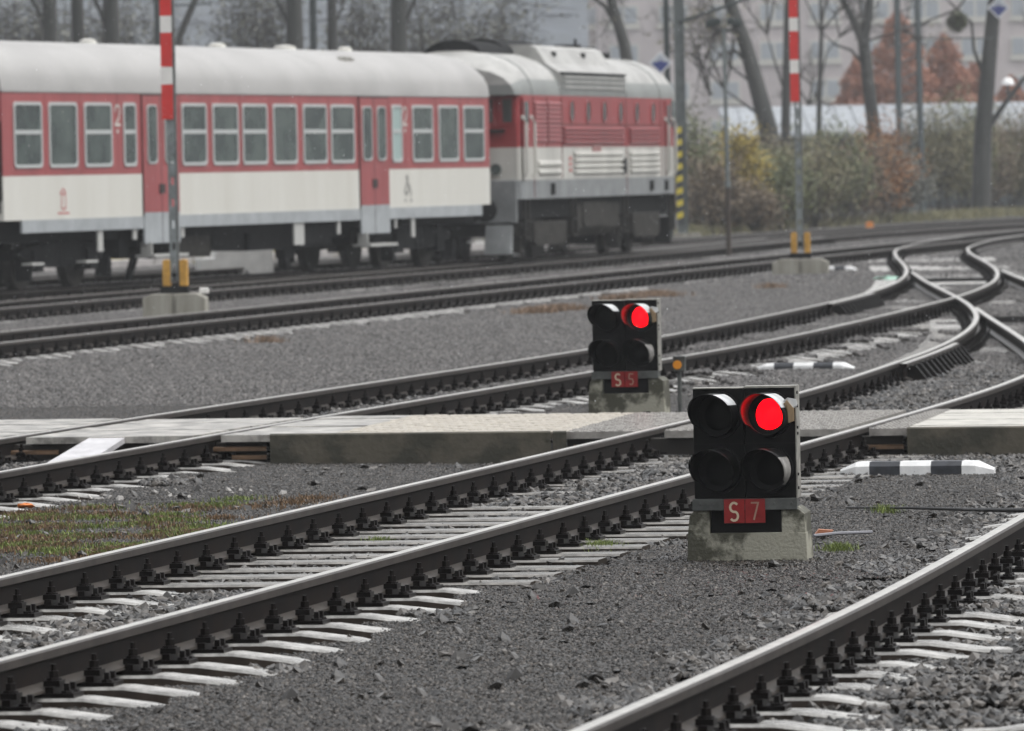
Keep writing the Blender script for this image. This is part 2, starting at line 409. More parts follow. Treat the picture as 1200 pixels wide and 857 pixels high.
# ------------------------------------------------------------------ gravel as instanced patches of real stones
def gn_stones(name, pts, size, density, rmin, rmax, material, seeds=4, lift=0.0, flat=0.55, label=None):
    me = bpy.data.meshes.new(name)
    pts = np.asarray(pts, np.float32)
    me.vertices.add(len(pts)); me.vertices.foreach_set('co', pts[:, :3].ravel())
    a = me.attributes.new('rot', 'FLOAT_VECTOR', 'POINT')
    rv = np.zeros((len(pts), 3), np.float32); rv[:, 2] = rng.integers(0, 4, len(pts)) * math.pi / 2
    a.data.foreach_set('vector', rv.ravel())
    b = me.attributes.new('var', 'INT', 'POINT'); b.data.foreach_set('value', rng.integers(0, seeds, len(pts)).astype(np.int32))
    me.materials.append(material)
    o = link(name, me); tag(o, label, None, None, 'stuff')
    ng = bpy.data.node_groups.new(name, 'GeometryNodeTree')
    ng.interface.new_socket('Geometry', in_out='INPUT', socket_type='NodeSocketGeometry')
    ng.interface.new_socket('Geometry', in_out='OUTPUT', socket_type='NodeSocketGeometry')
    N, L = ng.nodes, ng.links
    gi = N.new('NodeGroupInput'); go = N.new('NodeGroupOutput')
    join = N.new('GeometryNodeGeometryToInstance')
    def rnd(t, lo, hi, seed):
        r = N.new('FunctionNodeRandomValue'); r.data_type = t
        if t == 'FLOAT_VECTOR':
            r.inputs[0].default_value = lo; r.inputs[1].default_value = hi; out = r.outputs[0]
        else:
            r.inputs[2].default_value = lo; r.inputs[3].default_value = hi; out = r.outputs[1]
        r.inputs[8].default_value = seed
        return out
    for k in range(seeds):
        gr = N.new('GeometryNodeMeshGrid'); gr.inputs[0].default_value = size; gr.inputs[1].default_value = size
        gr.inputs[2].default_value = 2; gr.inputs[3].default_value = 2
        dp = N.new('GeometryNodeDistributePointsOnFaces'); dp.inputs['Density'].default_value = density; dp.inputs['Seed'].default_value = 11 + k
        L.new(gr.outputs[0], dp.inputs[0])
        ico = N.new('GeometryNodeMeshIcoSphere'); ico.inputs[0].default_value = 1.0; ico.inputs[1].default_value = 1
        ip = N.new('GeometryNodeInstanceOnPoints')
        L.new(dp.outputs[0], ip.inputs['Points']); L.new(ico.outputs[0], ip.inputs['Instance'])
        L.new(rnd('FLOAT_VECTOR', (-.95, -.95, 0), (.95, .95, 6.28), 3 + k), ip.inputs['Rotation'])
        pw = N.new('ShaderNodeMath'); pw.operation = 'POWER'; L.new(rnd('FLOAT', 0.0, 1.0, 21 + k), pw.inputs[0]); pw.inputs[1].default_value = 2.2
        mr = N.new('ShaderNodeMapRange'); mr.inputs[3].default_value = rmin; mr.inputs[4].default_value = rmax; L.new(pw.outputs[0], mr.inputs[0])
        vm = N.new('ShaderNodeVectorMath'); vm.operation = 'SCALE'
        L.new(rnd('FLOAT_VECTOR', (1.0, .6, flat * .6), (1.35, 1.0, flat * 1.25), 31 + k), vm.inputs[0]); L.new(mr.outputs[0], vm.inputs['Scale'])
        L.new(vm.outputs[0], ip.inputs['Scale'])
        sa = N.new('GeometryNodeStoreNamedAttribute'); sa.data_type = 'FLOAT'; sa.domain = 'INSTANCE'
        sa.inputs['Name'].default_value = 'tone'
        p2 = N.new('ShaderNodeMath'); p2.operation = 'POWER'; L.new(rnd('FLOAT', 0.0, 1.0, 41 + k), p2.inputs[0]); p2.inputs[1].default_value = 2.4
        L.new(ip.outputs[0], sa.inputs[0]); L.new(p2.outputs[0], sa.inputs['Value'])
        tr = N.new('GeometryNodeTranslateInstances'); cx = N.new('ShaderNodeCombineXYZ')
        L.new(rnd('FLOAT', -rmin * .4, rmin * .9, 51 + k), cx.inputs[2]); L.new(cx.outputs[0], tr.inputs['Translation']); L.new(sa.outputs[0], tr.inputs[0])
        rl = N.new('GeometryNodeRealizeInstances'); L.new(tr.outputs[0], rl.inputs[0])
        sp = N.new('GeometryNodeSetPosition'); q = rmin * .42
        L.new(rnd('FLOAT_VECTOR', (-q, -q, -q * .7), (q, q, q * .7), 61 + k), sp.inputs['Offset']); L.new(rl.outputs[0], sp.inputs[0])
        sm = N.new('GeometryNodeSetMaterial'); sm.inputs['Material'].default_value = material; L.new(sp.outputs[0], sm.inputs[0])
        sh = N.new('GeometryNodeSetShadeSmooth'); sh.inputs['Shade Smooth'].default_value = False; L.new(sm.outputs[0], sh.inputs[0])
        L.new(sh.outputs[0], join.inputs[0])
    fin = N.new('GeometryNodeInstanceOnPoints'); fin.inputs['Pick Instance'].default_value = True
    L.new(gi.outputs[0], fin.inputs['Points']); L.new(join.outputs[0], fin.inputs['Instance'])
    ra = N.new('GeometryNodeInputNamedAttribute'); ra.data_type = 'FLOAT_VECTOR'; ra.inputs[0].default_value = 'rot'
    va = N.new('GeometryNodeInputNamedAttribute'); va.data_type = 'INT'; va.inputs[0].default_value = 'var'
    L.new(ra.outputs[0], fin.inputs['Rotation']); L.new(va.outputs[0], fin.inputs['Instance Index'])
    L.new(fin.outputs[0], go.inputs[0])
    md = o.modifiers.new('stones', 'NODES'); md.node_group = ng
    return o

def d_track(X, Y, keys):
    """signed-less distance to the nearest of the given centre lines"""
    d = np.full(X.shape, 99.0)
    for k in keys:
        P = LINES[k][0]
        m = (Y >= P[0, 1]) & (Y <= P[-1, 1])
        d = np.where(m, np.minimum(d, np.abs(X - np.interp(Y, P[:, 1], P[:, 0]))), d)
    return d

def cells(step, y0, y1, margin, pad=0.6):
    ys = np.arange(y0, y1, step); out = []
    for y in ys:
        w = 0.0745 * y + margin
        xs = np.arange(-w, w, step)
        out.append(np.stack([xs + rng.uniform(-.05, .05, len(xs)) * step, np.full(len(xs), y)], -1))
    return np.concatenate(out)

DECK_Y = (48.45, 52.0)
def deck_mask(X, Y):
    y0 = DECK_Y[0] - 0.25 * X; return (Y > y0 - .05) & (Y < y0 + 3.55)

# fine chips in the foreground
c = cells(0.5, 20.5, 62, 3.6)
X, Y = c[:, 0], c[:, 1]; d = d_track(X, Y, 'ABD')
k = (d > 1.14) & ~deck_mask(X, Y)
gn_stones('gravel_chips', np.stack([X[k], Y[k], gz(X[k], Y[k]) - .004], -1), 0.52, 7200, .0048, .0150, M_gravel, flat=.62,
          label='dark wet gravel chips covering the ground between the tracks')
# coarse ballast inside and beside the tracks
c = cells(0.3, 20.5, 66, 3.4)
X, Y = c[:, 0], c[:, 1]; d = d_track(X, Y, 'ABD')
shoulder = np.where(X > np.interp(Y, LINES['A'][0][:, 1], LINES['A'][0][:, 0]) - 1.9, .32, 0) + .12 * np.sin(X * 3.1 + Y * 1.7)
k = (d < 1.22 + shoulder * .7) & ~deck_mask(X, Y)
Xk, Yk, dk = X[k], Y[k], d[k]
lumps = .5 + .5 * np.sin(Xk * 4.1 + Yk * 2.3) * np.sin(Yk * 3.7 - Xk * 2.2)
zb = np.where(dk < .60, -.250 + .044 * lumps, -.285 + .02 * lumps)
zb = np.where((Yk > 41.5) & (dk < .62), zb + .034, zb); zb = np.where((Yk > 50) & (dk < .70), zb + .012, zb); zb = np.where(Yk < 20, zb, zb)
zb = np.where(dk > 1.2, gz(Xk, Yk) - .006, zb)
nA = np.abs(Xk - np.interp(Yk, LINES['A'][0][:, 1], LINES['A'][0][:, 0])) < .62
zb = np.where(nA & (np.sin(Yk * 1.3 + 1.0) < -.1), zb + .022, zb)
gn_stones('ballast_stones', np.stack([Xk, Yk, zb], -1), 0.34, 900, .016, .038, M_ballast, flat=.62,
          label='coarse grey ballast stones lying in and beside the tracks')
# a loose sprinkle of coarse flat stones right of the signal and in front of the walkway
Xs, Ys = [], []
for _ in range(520):
    y = rng.uniform(21, 50); x = rng.uniform(-.08, .08) * y
    Xs.append(x); Ys.append(y)
X, Y = np.array(Xs), np.array(Ys); k = (d_track(X, Y, 'ABD') > 1.2) & ~deck_mask(X, Y)
gn_stones('loose_slate', np.stack([X[k], Y[k], gz(X[k], Y[k]) + .004], -1), 0.5, 9, .018, .045, M_ballast, flat=.35,
          label='scattered flat slate pieces lying on the gravel chips')
c = cells(0.35, 42, 47.6, .6)
X, Y = c[:, 0], c[:, 1]; k = (X > x_at('B', 45) + 1.1) & (Y > 44.9 - .3 * (X - 2))
gn_stones('slate_rubble', np.stack([X[k], Y[k], gz(X[k], Y[k]) - .004], -1), 0.38, 620, .016, .042, M_ballast, flat=.45,
          label='slate rubble between the black and white marker and the walkway')
Xs = rng.uniform(-3.4, -1.5, 26); Ys = 44.2 + rng.normal(0, .5, 26) - (Xs + 2.4) * .1
k = d_track(Xs, Ys, 'BD') > 1.25
gn_stones('pale_stones', np.stack([Xs[k], Ys[k], gz(Xs[k], Ys[k]) + .004], -1), 0.4, 14, .012, .034, mat('pale stones', (.16, .15, .14), .4, attr=True, col2=(.48, .46, .43)), flat=.5,
          label='pale grey stones strewn between the moss and the walkway at the left')
# mid distance and far
c = cells(.6, 62, 118, 3.0)
X, Y = c[:, 0], c[:, 1]
dt = d_track(X, Y, 'BDG'); zz = gz(X, Y) - .008 - np.where((d_track(X, Y, 'E') > .7) & (d_track(X, Y, 'E') < 1.5), .055, 0) - np.where((d_track(X, Y, 'D') > .95) & (d_track(X, Y, 'D') < 1.5) & (Y < 84), .05, 0) + np.where((dt < .95) & (Y < 112),   .030 + .014 * np.sin(X * 2.3 + Y * 1.1), 0)
gn_stones('gravel_bed', np.stack([X, Y, zz], -1), .63, 1500, .012, .030, M_gravfar, flat=.6, seeds=4,
          label='grey gravel bed around the switches beyond the walkway')
c = cells(2.0, 118, 236, 5.0)
X, Y = c[:, 0], c[:, 1]
gn_stones('distant_gravel', np.stack([X, Y, gz(X, Y) - .008], -1), 2.05, 420, .022, .05, M_gravfar, flat=.6, seeds=3,
          label='distant grey gravel around and beyond the train')
# ------------------------------------------------------------------ the walkway across the tracks
M_plank = mat('wet grey planks', (0.31, 0.295, 0.27), 0.34, var=0.45, scale=4, sharp=.08, bump=0.15, bscale=30, rvar=0.12)
M_sett = mat('yellowish walkway setts', (0.44, 0.40, 0.33), 0.4, col2=(0.27, 0.24, 0.20), scale=14, bump=0.35, bscale=22, rvar=0.12)
M_rub = mat('studded rubber panel', (0.27, 0.255, 0.235), 0.33, var=0.3, scale=9)
M_edge = mat('mossy old concrete edging', (0.085, 0.074, 0.053), 0.65, col2=(0.034, 0.032, 0.021), scale=3, bump=0.3, bscale=25, sharp=.07)
M_dark = mat('deck void shade', (0.03, 0.026, 0.022), 0.7)  # dark colour standing for the shade under the deck
M_beam = mat('brown wooden stringer', (0.17, 0.10, 0.055), 0.6, var=0.3, scale=8)
M_void = mat('recess and plate black', (0.010, 0.010, 0.010), 0.7, 0, .15)
walk = empty('level_crossing', (0, 50, 0), 0, 'pale plank and rubber panel walkway laid level with the rails across the tracks', 'walkway')
def yF(x): return DECK_Y[0] - 0.25 * x
def yB(x): return DECK_Y[1] - 0.25 * x
def edge_x(k, off, front):
    y = 50.0
    for _ in range(6):
        x = x_at(k, y) + off * 1.02; y = (yF if front else yB)(x)
    return x
def panel(name, xa, xb, m, v0=0.0, v1=1.0, z1=-.004, th=.05, rows=0, label=None, gap=.012):
    """xa, xb = (x at front, x at back) of the left and right edge; rows of boards as surface relief"""
    def P(u, v):
        xf = xa[0] + (xb[0] - xa[0]) * u; xr = xa[1] + (xb[1] - xa[1]) * u
        x = xf + (xr - xf) * v
        return x, yF(x) + (yB(x) - yF(x)) * v
    mb = MB(); n = max(1, rows)
    rg = random.Random(int((xa[0] + 50) * 100))
    for i in range(n):
        a = v0 + (v1 - v0) * i / n; b = v0 + (v1 - v0) * (i + 1) / n - (gap / 3.55 if rows else 0)
        q = [P(0, a), P(1, a), P(1, b), P(0, b)]; dz = rg.uniform(-.004, .003) if rows else 0
        mb.prism(q, 'z', z1 - th, z1 + dz, 0)
    o = mb.build(name, m, walk)
    o.location = (0, -50, 0)
    if label: o['label'] = label
    return o, P
DL = (edge_x('D', -.83, True), edge_x('D', -.83, False)); DLi = (edge_x('D', -.62, True), edge_x('D', -.62, False))
DRi = (edge_x('D', .62, True), edge_x('D', .62, False)); DR = (edge_x('D', .83, True), edge_x('D', .83, False))
BL = (edge_x('B', -.83, True), edge_x('B', -.83, False)); BLi = (edge_x('B', -.62, True), edge_x('B', -.62, False))
BRi = (edge_x('B', .62, True), edge_x('B', .62, False)); BR = (edge_x('B', .83, True), edge_x('B', .83, False))
lerp = lambda a, b, t: (a[0] + (b[0] - a[0]) * t, a[1] + (b[1] - a[1]) * t)
panel('plank_panel', (-9, -9.6), DL, M_plank, rows=7)
panel('raised_slab', (-9, -9.6), (-4.05, -4.05), M_plank, .56, 1.25, z1=.034, th=.06)
panel('plank_panel', DLi, DRi, M_plank, 0, .5, rows=3)
panel('plank_panel', DLi, DRi, M_plank, .52, 1, rows=4, z1=-.008)
m1 = (-1.28, -.75); m2 = (.36, .92)
panel('plank_panel', DR, m1, M_plank, rows=7)
# setts: small raised blocks in running rows, one panel
def sett_panel(xa, xb, m, nx, ny, z1, fill, name, stagger=.5, lab=None):
    o, P = panel(name, xa, xb, m, z1=z1 - .006, th=.05, label=lab)
    me = MB()
    rg = random.Random(nx)
    for j in range(ny):
        for i in range(-1, nx + 1):
            u0 = (i + (stagger if j % 2 else 0)) / nx; u1 = u0 + fill / nx
            u0, u1 = max(0.002, u0), min(.998, u1)
            if u1 - u0 < .3 / nx: continue
            v0, v1 = (j + .5 - fill / 2) / ny, (j + .5 + fill / 2) / ny
            q = [P(u0, v0), P(u1, v0), P(u1, v1), P(u0, v1)]
            c = (sum(p[0] for p in q) / 4, sum(p[1] for p in q) / 4); z = z1 + rg.uniform(-.002, .003)
            vs = [(p[0], p[1], z1 - .007) for p in q] + [(c[0] + (p[0] - c[0]) * .86, c[1] + (p[1] - c[1]) * .86, z) for p in q]
            me.add(vs, [(0, 1, 5, 4), (1, 2, 6, 5), (2, 3, 7, 6), (3, 0, 4, 7), (4, 5, 6, 7)])
    q = me.mesh('relief', m)
    r = link('surface_relief', q, o)
sett_panel(m1, m2, M_sett, 9, 22, 0, .93, 'sett_panel')
sett_panel(m2, BL, M_rub, 8, 44, 0, .6, 'rubber_panel')
sett_panel(BLi, BRi, M_rub, 20, 44, 0, .6, 'rubber_panel')
r1 = (2.72, 3.25)
sett_panel(BR, r1, M_rub, 8, 44, 0, .6, 'rubber_panel')
panel('plank_panel', r1, (8.6, 9.2), mat('pale walkway planks', (0.46, 0.44, 0.39), 0.36, var=0.3, scale=6, bump=0.15, rvar=.1), rows=9)
def front_beam(name, x0, x1, z0, z1, m, dy=0.0, th=.09):
    mb = MB()
    n = max(2, int((x1 - x0) / .25)); rg = random.Random(int(x0 * 31 + 900))
    vs = []
    for i in range(n + 1):
        x = x0 + (x1 - x0) * i / n; y = yF(x) + dy
        w = rg.uniform(-.004, .004)
        vs += [(x, y + w, z0), (x, y + w, z1 - .008), (x, y + .01 + w, z1), (x, y + th, z1), (x, y + th, z0)]
    for i in range(n):
        for j in range(4): a = i * 5 + j; mb.add([vs[a], vs[a + 1], vs[a + 6], vs[a + 5]], [(0, 1, 2, 3)])
    mb.add(vs[:5], [(0, 1, 2, 3, 4)]); mb.add(vs[-5:], [(4, 3, 2, 1, 0)])
    o = mb.build(name, m, walk); o.location = (0, -50, 0); return o
front_beam('edge_beam', -1.72, .26, -.27, .003, M_edge, -.095)
front_beam('edge_beam', .275, .37, -.27, .002, M_edge, -.09)
front_beam('edge_beam', 2.72, 5.4, -.27, .003, M_edge, -.095)
front_beam('edge_beam', 5.41, 8.4, -.27, .002, M_edge, -.095)
for x0, x1, zz in ((-5.2, -3.25, -.10), (-2.35, -1.75, -.09), (-2.0, -1.75, -.15), (.42, .95, -.10), (1.35, 2.4, -.10), (2.42, 2.70, -.12)):
    front_beam('stringer', x0, x1, zz - .03, zz, M_beam, .03, .05)
front_beam('void_shade', -8.8, -1.75, -.26, -.058, M_dark, .10, .04)  # dark strips put in for the shade of the void below the panels
front_beam('void_shade', .38, 2.7, -.26, -.058, M_dark, .10, .04)
# sheet-metal ramp leaning from the walkway into the track bed
rp = MB(); q = [(-3.02, 49.22), (-2.76, 49.16), (-3.06, 47.9), (-3.36, 48.0)]
rp.add([(q[0][0], q[0][1], -.012), (q[1][0], q[1][1], -.012), (q[2][0], q[2][1], -.2), (q[3][0], q[3][1], -.2)] +
       [(q[0][0], q[0][1], -.05), (q[1][0], q[1][1], -.05), (q[2][0], q[2][1], -.24), (q[3][0], q[3][1], -.24)],
       [(0, 1, 2, 3), (7, 6, 5, 4), (0, 4, 5, 1), (1, 5, 6, 2), (2, 6, 7, 3), (3, 7, 4, 0)])
tag(rp.build('loose_board', mat('pale board', (0.50, 0.49, 0.50), .35, var=.15, scale=8)), 'pale grey board leaning from the walkway down between the rails at the left', 'board')

# ------------------------------------------------------------------ dwarf light signals
M_box = mat('black signal enamel', (0.005, 0.005, 0.005), 0.4, 0, .08, var=0.5, scale=10, rvar=.12)
M_hood = mat('wet black hood paint', (0.006, 0.006, 0.006), 0.35, 0, .12, coat=.05)
M_hoodw = mat('hood glint and cap white', (0.55, 0.56, 0.56), 0.4, 0, .5, var=0.15, scale=12)  # painted sky glint of the hood tops, also the shield cap's white
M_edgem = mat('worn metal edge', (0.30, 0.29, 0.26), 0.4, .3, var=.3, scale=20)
M_plint = mat('stained plinth concrete', (0.31, 0.30, 0.24), 0.6, col2=(0.055, 0.053, 0.034), scale=4.2, bump=.35, bscale=60, sharp=.045)
M_plate = mat('red number plate', (0.25, 0.018, 0.018), 0.5, 0, .2, var=.2, scale=14)
M_letter = mat('cream lettering', (0.62, 0.53, 0.38), 0.5)
M_letter2 = mat('faded lettering', (0.36, 0.22, 0.16), 0.5)
M_lens = mat('dark lens', (0.004, 0.005, 0.005), 0.4, 0, .12)
M_red = mat('lit red lens', (0.35, 0.0, 0.0), 0.3, 0, .15, emit=(1.0, 0.0, 0.003), estr=1.25)
nt_ = M_red.node_tree; nz_ = nt_.nodes.new('ShaderNodeTexNoise'); nz_.inputs['Scale'].default_value = 45; mr_ = nt_.nodes.new('ShaderNodeMapRange'); mr_.inputs[1].default_value = .3; mr_.inputs[2].default_value = .7; mr_.inputs[3].default_value = 1.6; mr_.inputs[4].default_value = 3.4
tc_ = nt_.nodes.new('ShaderNodeTexCoord'); nt_.links.new(tc_.outputs['Object'], nz_.inputs['Vector']); nt_.links.new(nz_.outputs['Fac'], mr_.inputs[0]); nt_.links.new(mr_.outputs[0], nt_.nodes['Principled BSDF'].inputs['Emission Strength'])
M_brack = mat('grey bracket', (0.085, 0.09, 0.085), 0.5, .0, .3, var=.3, scale=15)
M_amber = mat('amber reflector', (0.75, 0.28, 0.02), 0.35)
M_tan = mat('tan hood lip', (0.42, 0.30, 0.18), .5)

def hood(parent, cx, cz, y, lit, top_pale, right_pale):
    yaw, up = R_(10), R_(2)
    M = Matrix.Translation((cx, y, cz)) @ Matrix.Rotation(-yaw, 4, 'Z') @ Matrix.Rotation(-up, 4, 'X')
    r0, r1, n = .113, .108, 40
    def length(t):   # t = 0 at top, clockwise seen from the front
        c = math.cos(t); s = math.sin(t)
        L = .085 + .150 * max(0, .5 + .5 * c) + .045 * (-s) * (.6 + .4 * c)
        if c < -.55: L *= .55
        return L
    vs = []; rows = 5
    for w, rad in ((0, 0), (1, -.004)):
        for j in range(rows):
            f = j / (rows - 1)
            for i in range(n):
                t = 2 * math.pi * i / n; r = r0 + (r1 - r0) * f + rad
                vs.append(M @ Vector((r * math.sin(t), -length(t) * f, r * math.cos(t))))
    mb = MB(); mb.v = [tuple(v) for v in vs]
    for w in (0, 1):
        for j in range(rows - 1):
            for i in range(n):
                a = w * rows * n + j * n; t = 2 * math.pi * (i + .5) / n
                f = (a + i, a + (i + 1) % n, a + n + (i + 1) % n, a + n + i)
                mb.f.append(f if w == 0 else f[::-1])
                pale = 3 if (w and lit) else 0  # lining of the lit hood coloured lighter to strengthen its red reflection
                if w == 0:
                    if top_pale and .30 < t < top_pale - .2: pale = 1  # pale patch painted where the wet hood top catches the sky
                    if right_pale and .9 < t < 2.3: pale = 2  # greyer band on the outer right side of one hood
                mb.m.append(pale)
    for i in range(n):
        a = (rows - 1) * n; b = rows * n + a
        mb.f.append((a + i, a + (i + 1) % n, b + (i + 1) % n, b + i)); mb.m.append(0)
    me = bpy.data.meshes.new('hood'); me.from_pydata(mb.v, [], mb.f)
    for m in (M_hood, M_hoodw, MATS['mottled grey hood side'] if 'mottled grey hood side' in MATS else mat('mottled grey hood side', (0.26, 0.25, 0.235), .35, .2, var=.35, scale=18), MATS.get('lit hood lining') or mat('lit hood lining', (0.05, 0.045, 0.045), .3, 0, .5)): me.materials.append(m)
    me.polygons.foreach_set('material_index', mb.m); me.polygons.foreach_set('use_smooth', [True] * len(me.polygons))
    lampo = link('lamp_unit', ring_mesh(M), parent)
    h = link('hood', me, lampo)
    # lens dome
    lb = MB(); k = 24; rl = .086
    pts = [[(0, -.018, 0)]]
    vv = [tuple(M @ Vector((0, -.026, 0)))]
    for f in (.35, .7, 1.0):
        for i in range(k):
            t = 2 * math.pi * i / k; vv.append(tuple(M @ Vector((rl * f * math.sin(t), -.026 + .022 * f * f, rl * f * math.cos(t)))))
    fs = [(0, 1 + i, 1 + (i + 1) % k) for i in range(k)]
    for j in range(2):
        for i in range(k): a = 1 + j * k; fs.append((a + i, a + k + i, a + k + (i + 1) % k, a + (i + 1) % k))
    lb.v, lb.f, lb.m = vv, fs, [0] * len(fs)
    lens = link('lens', lb.mesh('lens', [M_red if lit else M_lens], smooth=True), lampo)
    if lit: lens['label'] = 'lit red lens'
    return lampo
def ring_mesh(M):
    mb = MB(); n = 32; vs = []
    for r, y in ((.105, 0.004), (.122, 0.0), (.122, -.012), (.105, -.016), (.078, -.006)):
        for i in range(n):
            t = 2 * math.pi * i / n; vs.append(tuple(M @ Vector((r * math.sin(t), y, r * math.cos(t)))))
    for j in range(4):
        for i in range(n): mb.f.append((j * n + i, j * n + (i + 1) % n, (j + 1) * n + (i + 1) % n, (j + 1) * n + i))
    mb.v = vs; mb.m = [0] * len(mb.f)
    return mb.mesh('lamp_ring', [M_box], smooth=True)
def glyph(ch, parent, x, z, y, h, w, m, r):
    if ch == 'S':
        pts = []
        for i in range(11):
            t = R_(35 + (270 - 35) * i / 10); pts.append((w / 2 * math.cos(t), h * .26 * math.sin(t) + h * .24))
        for i in range(1, 11):
            t = R_(90 - (235) * i / 10); pts.append((w / 2 * math.cos(t), h * .26 * math.sin(t) - h * .26))
    elif ch == '7': pts = [(-w / 2, h / 2), (w / 2, h / 2), (-w * .12, -h / 2)]
    elif ch == '5':
        pts = [(w / 2, h / 2), (-w * .38, h / 2), (-w * .42, h * .08)]
        for i in range(9):
            t = R_(120 - 255 * i / 8); pts.append((w * .46 * math.cos(t), h * .27 * math.sin(t) - h * .2))
    mb = MB(); P = [Vector((p[0], p[1])) for p in pts]; L_, R2 = [], []
    for i, p in enumerate(P):
        if i == 0: d = P[1] - P[0]
        elif i == len(P) - 1: d = P[-1] - P[-2]
        else: d = (P[i + 1] - p).normalized() + (p - P[i - 1]).normalized()
        d.normalize(); nn = Vector((-d.y, d.x)); k = r
        if 0 < i < len(P) - 1:
            c = nn.dot(Vector((-(P[i + 1] - p).y, (P[i + 1] - p).x)).normalized()); k = r / max(.45, c)
        L_.append(p + nn * k); R2.append(p - nn * k)
    for i in range(len(P) - 1):
        q = [L_[i], L_[i + 1], R2[i + 1], R2[i]]
        mb.add([(x + a.x, y - .0015, z + a.y) for a in q] + [(x + a.x, y, z + a.y) for a in q], [(0, 1, 2, 3), (4, 7, 6, 5), (0, 3, 7, 4), (1, 5, 6, 2), (0, 4, 5, 1), (3, 2, 6, 7)])
    o = mb.build('numeral' if ch.isdigit() else 'letter', [m], parent); return o

def signal(loc, yaw, digit, label, tall=0.0, extra=False):
    # front looks towards -y before the yaw
    root = empty('dwarf_signal', loc, yaw, label, 'railway signal', 'low four-lamp signals standing between the tracks')
    W = .31
    b = MB(); zt = .145 + tall
    b.prism([(-W, -.08), (W + .01, -.08), (W, zt), (-W + .01, zt)], 'y', -.15, .17)
    b.prism([(-W + .01, zt - .002), (-.185, zt - .002), (-.185, zt + .125), (-W + .05, zt + .125), (-W + .02, zt + .09)], 'y', -.149, .165)
    b.prism([(.185, zt - .002), (W - .001, zt - .002), (W - .005, zt + .095), (W - .045, zt + .125), (.185, zt + .125)], 'y', -.149, .165)
    if tall:
        for x in (-.16, .13): b.box(x, x + .07, -.1515, -.14, .05, .1, 1)  # black patches stand for the shade in square holes
    b.build('plinth', [M_plint, M_void], root, bevel=.004)
    dk = MB(); dk.box(-.183, .183, -.10, .12, zt, zt + .12); dk.build('recess_shade', M_void, root)  # solid black block painted in as the shade of the recess
    br = MB(); z1 = zt + .122; br.box(-.272, .268, -.165, -.135, z1 - .004, z1 + .055); br.box(-.262, .258, -.12, .03, z1 + .005, z1 + .055)
    for x in (-.23, -.17, .15, .24): br.cyl((x, -.165, z1 + .03), (x, -.172, z1 + .03), .007, n=6)
    br.build('mounting_bracket', M_brack, root, bevel=.002)
    zb = z1 + .056
    box = MB()
    box.box(-.264, -.0015, -.13, .02, zb, zb + .564); box.box(.0015, .264, -.13, .02, zb, zb + .564)
    box.build('signal_case', M_box, root, bevel=.006)
    case = root.children[-1]
    fr = MB(); fr.box(.264, .272, -.145, .02, zb - .002, zb + .572); fr.box(-.266, -.002, -.142, -.02, zb + .5645, zb + .570); fr.box(.002, .272, -.142, -.02, zb + .5655, zb + .576)
    fr.build('edge_strip', M_edgem, case, bevel=.001)
    for z in (.05, .12, .33, .36, .47, .54): 
        fr2 = MB(); fr2.cyl((.271, -.13, zb + z), (.279, -.13, zb + z), .008, n=6); o = fr2.build('hinge_screw', M_box, case)
    sm = MB(); sm.box(-.262, .262, -.1335, -.130, zb + .278, zb + .284); sm.build('seam', M_void, case)
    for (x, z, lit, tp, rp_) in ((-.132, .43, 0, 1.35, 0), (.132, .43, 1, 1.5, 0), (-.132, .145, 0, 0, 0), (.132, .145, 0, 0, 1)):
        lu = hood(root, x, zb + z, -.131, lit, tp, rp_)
        if lit:
            tn = MB(); M = Matrix.Translation((x, -.131, zb + z)) @ Matrix.Rotation(-R_(9), 4, 'Z')
            q = [(.066, -.055, .035), (.118, -.10, .075), (.140, -.045, .03), (.134, -.02, -.035), (.108, -.03, -.045)]
            vs = [tuple(M @ Vector(p)) for p in q] + [tuple(M @ Vector((p[0], p[1] + .006, p[2]))) for p in q]
            tn.add(vs, [(0, 1, 2, 3, 4), (9, 8, 7, 6, 5), (0, 5, 6, 1), (1, 6, 7, 2), (2, 7, 8, 3), (3, 8, 9, 4), (4, 9, 5, 0)])
            tn.build('shield_flap', M_tan, lu)
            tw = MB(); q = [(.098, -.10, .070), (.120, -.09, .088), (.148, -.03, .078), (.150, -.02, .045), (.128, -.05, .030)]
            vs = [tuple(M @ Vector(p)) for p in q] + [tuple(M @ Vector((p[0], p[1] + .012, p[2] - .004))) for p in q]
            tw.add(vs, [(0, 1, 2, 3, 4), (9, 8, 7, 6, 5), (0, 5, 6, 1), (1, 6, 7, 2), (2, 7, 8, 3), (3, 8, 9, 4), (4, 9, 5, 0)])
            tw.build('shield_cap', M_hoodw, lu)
    pl = MB(); zc = z1 - .008
    pl.box(-.108, -.0015, -.176, -.168, zc - .062, zc + .062); pl.box(.0015, .104, -.176, -.168, zc - .062, zc + .062)
    po = pl.build('number_plate', M_plate, root, bevel=.0015)
    glyph('S', po, -.056, zc - .002, -.176, .090, .040, M_letter, .0058)
    glyph(digit, po, .050, zc - .002, -.176, .088, .038, M_letter2 if digit == '7' else M_letter2, .0045)
    return root
signal((1.205, 35.62, -.2), R_(-8), '7', 'larger, nearer low signal with red plate S 7 and one lit red lamp')
signal((.93, 55.4, -.215), R_(-10), '5', 'smaller signal beyond the walkway, plate reading S 5, top right lamp lit red', tall=.10)
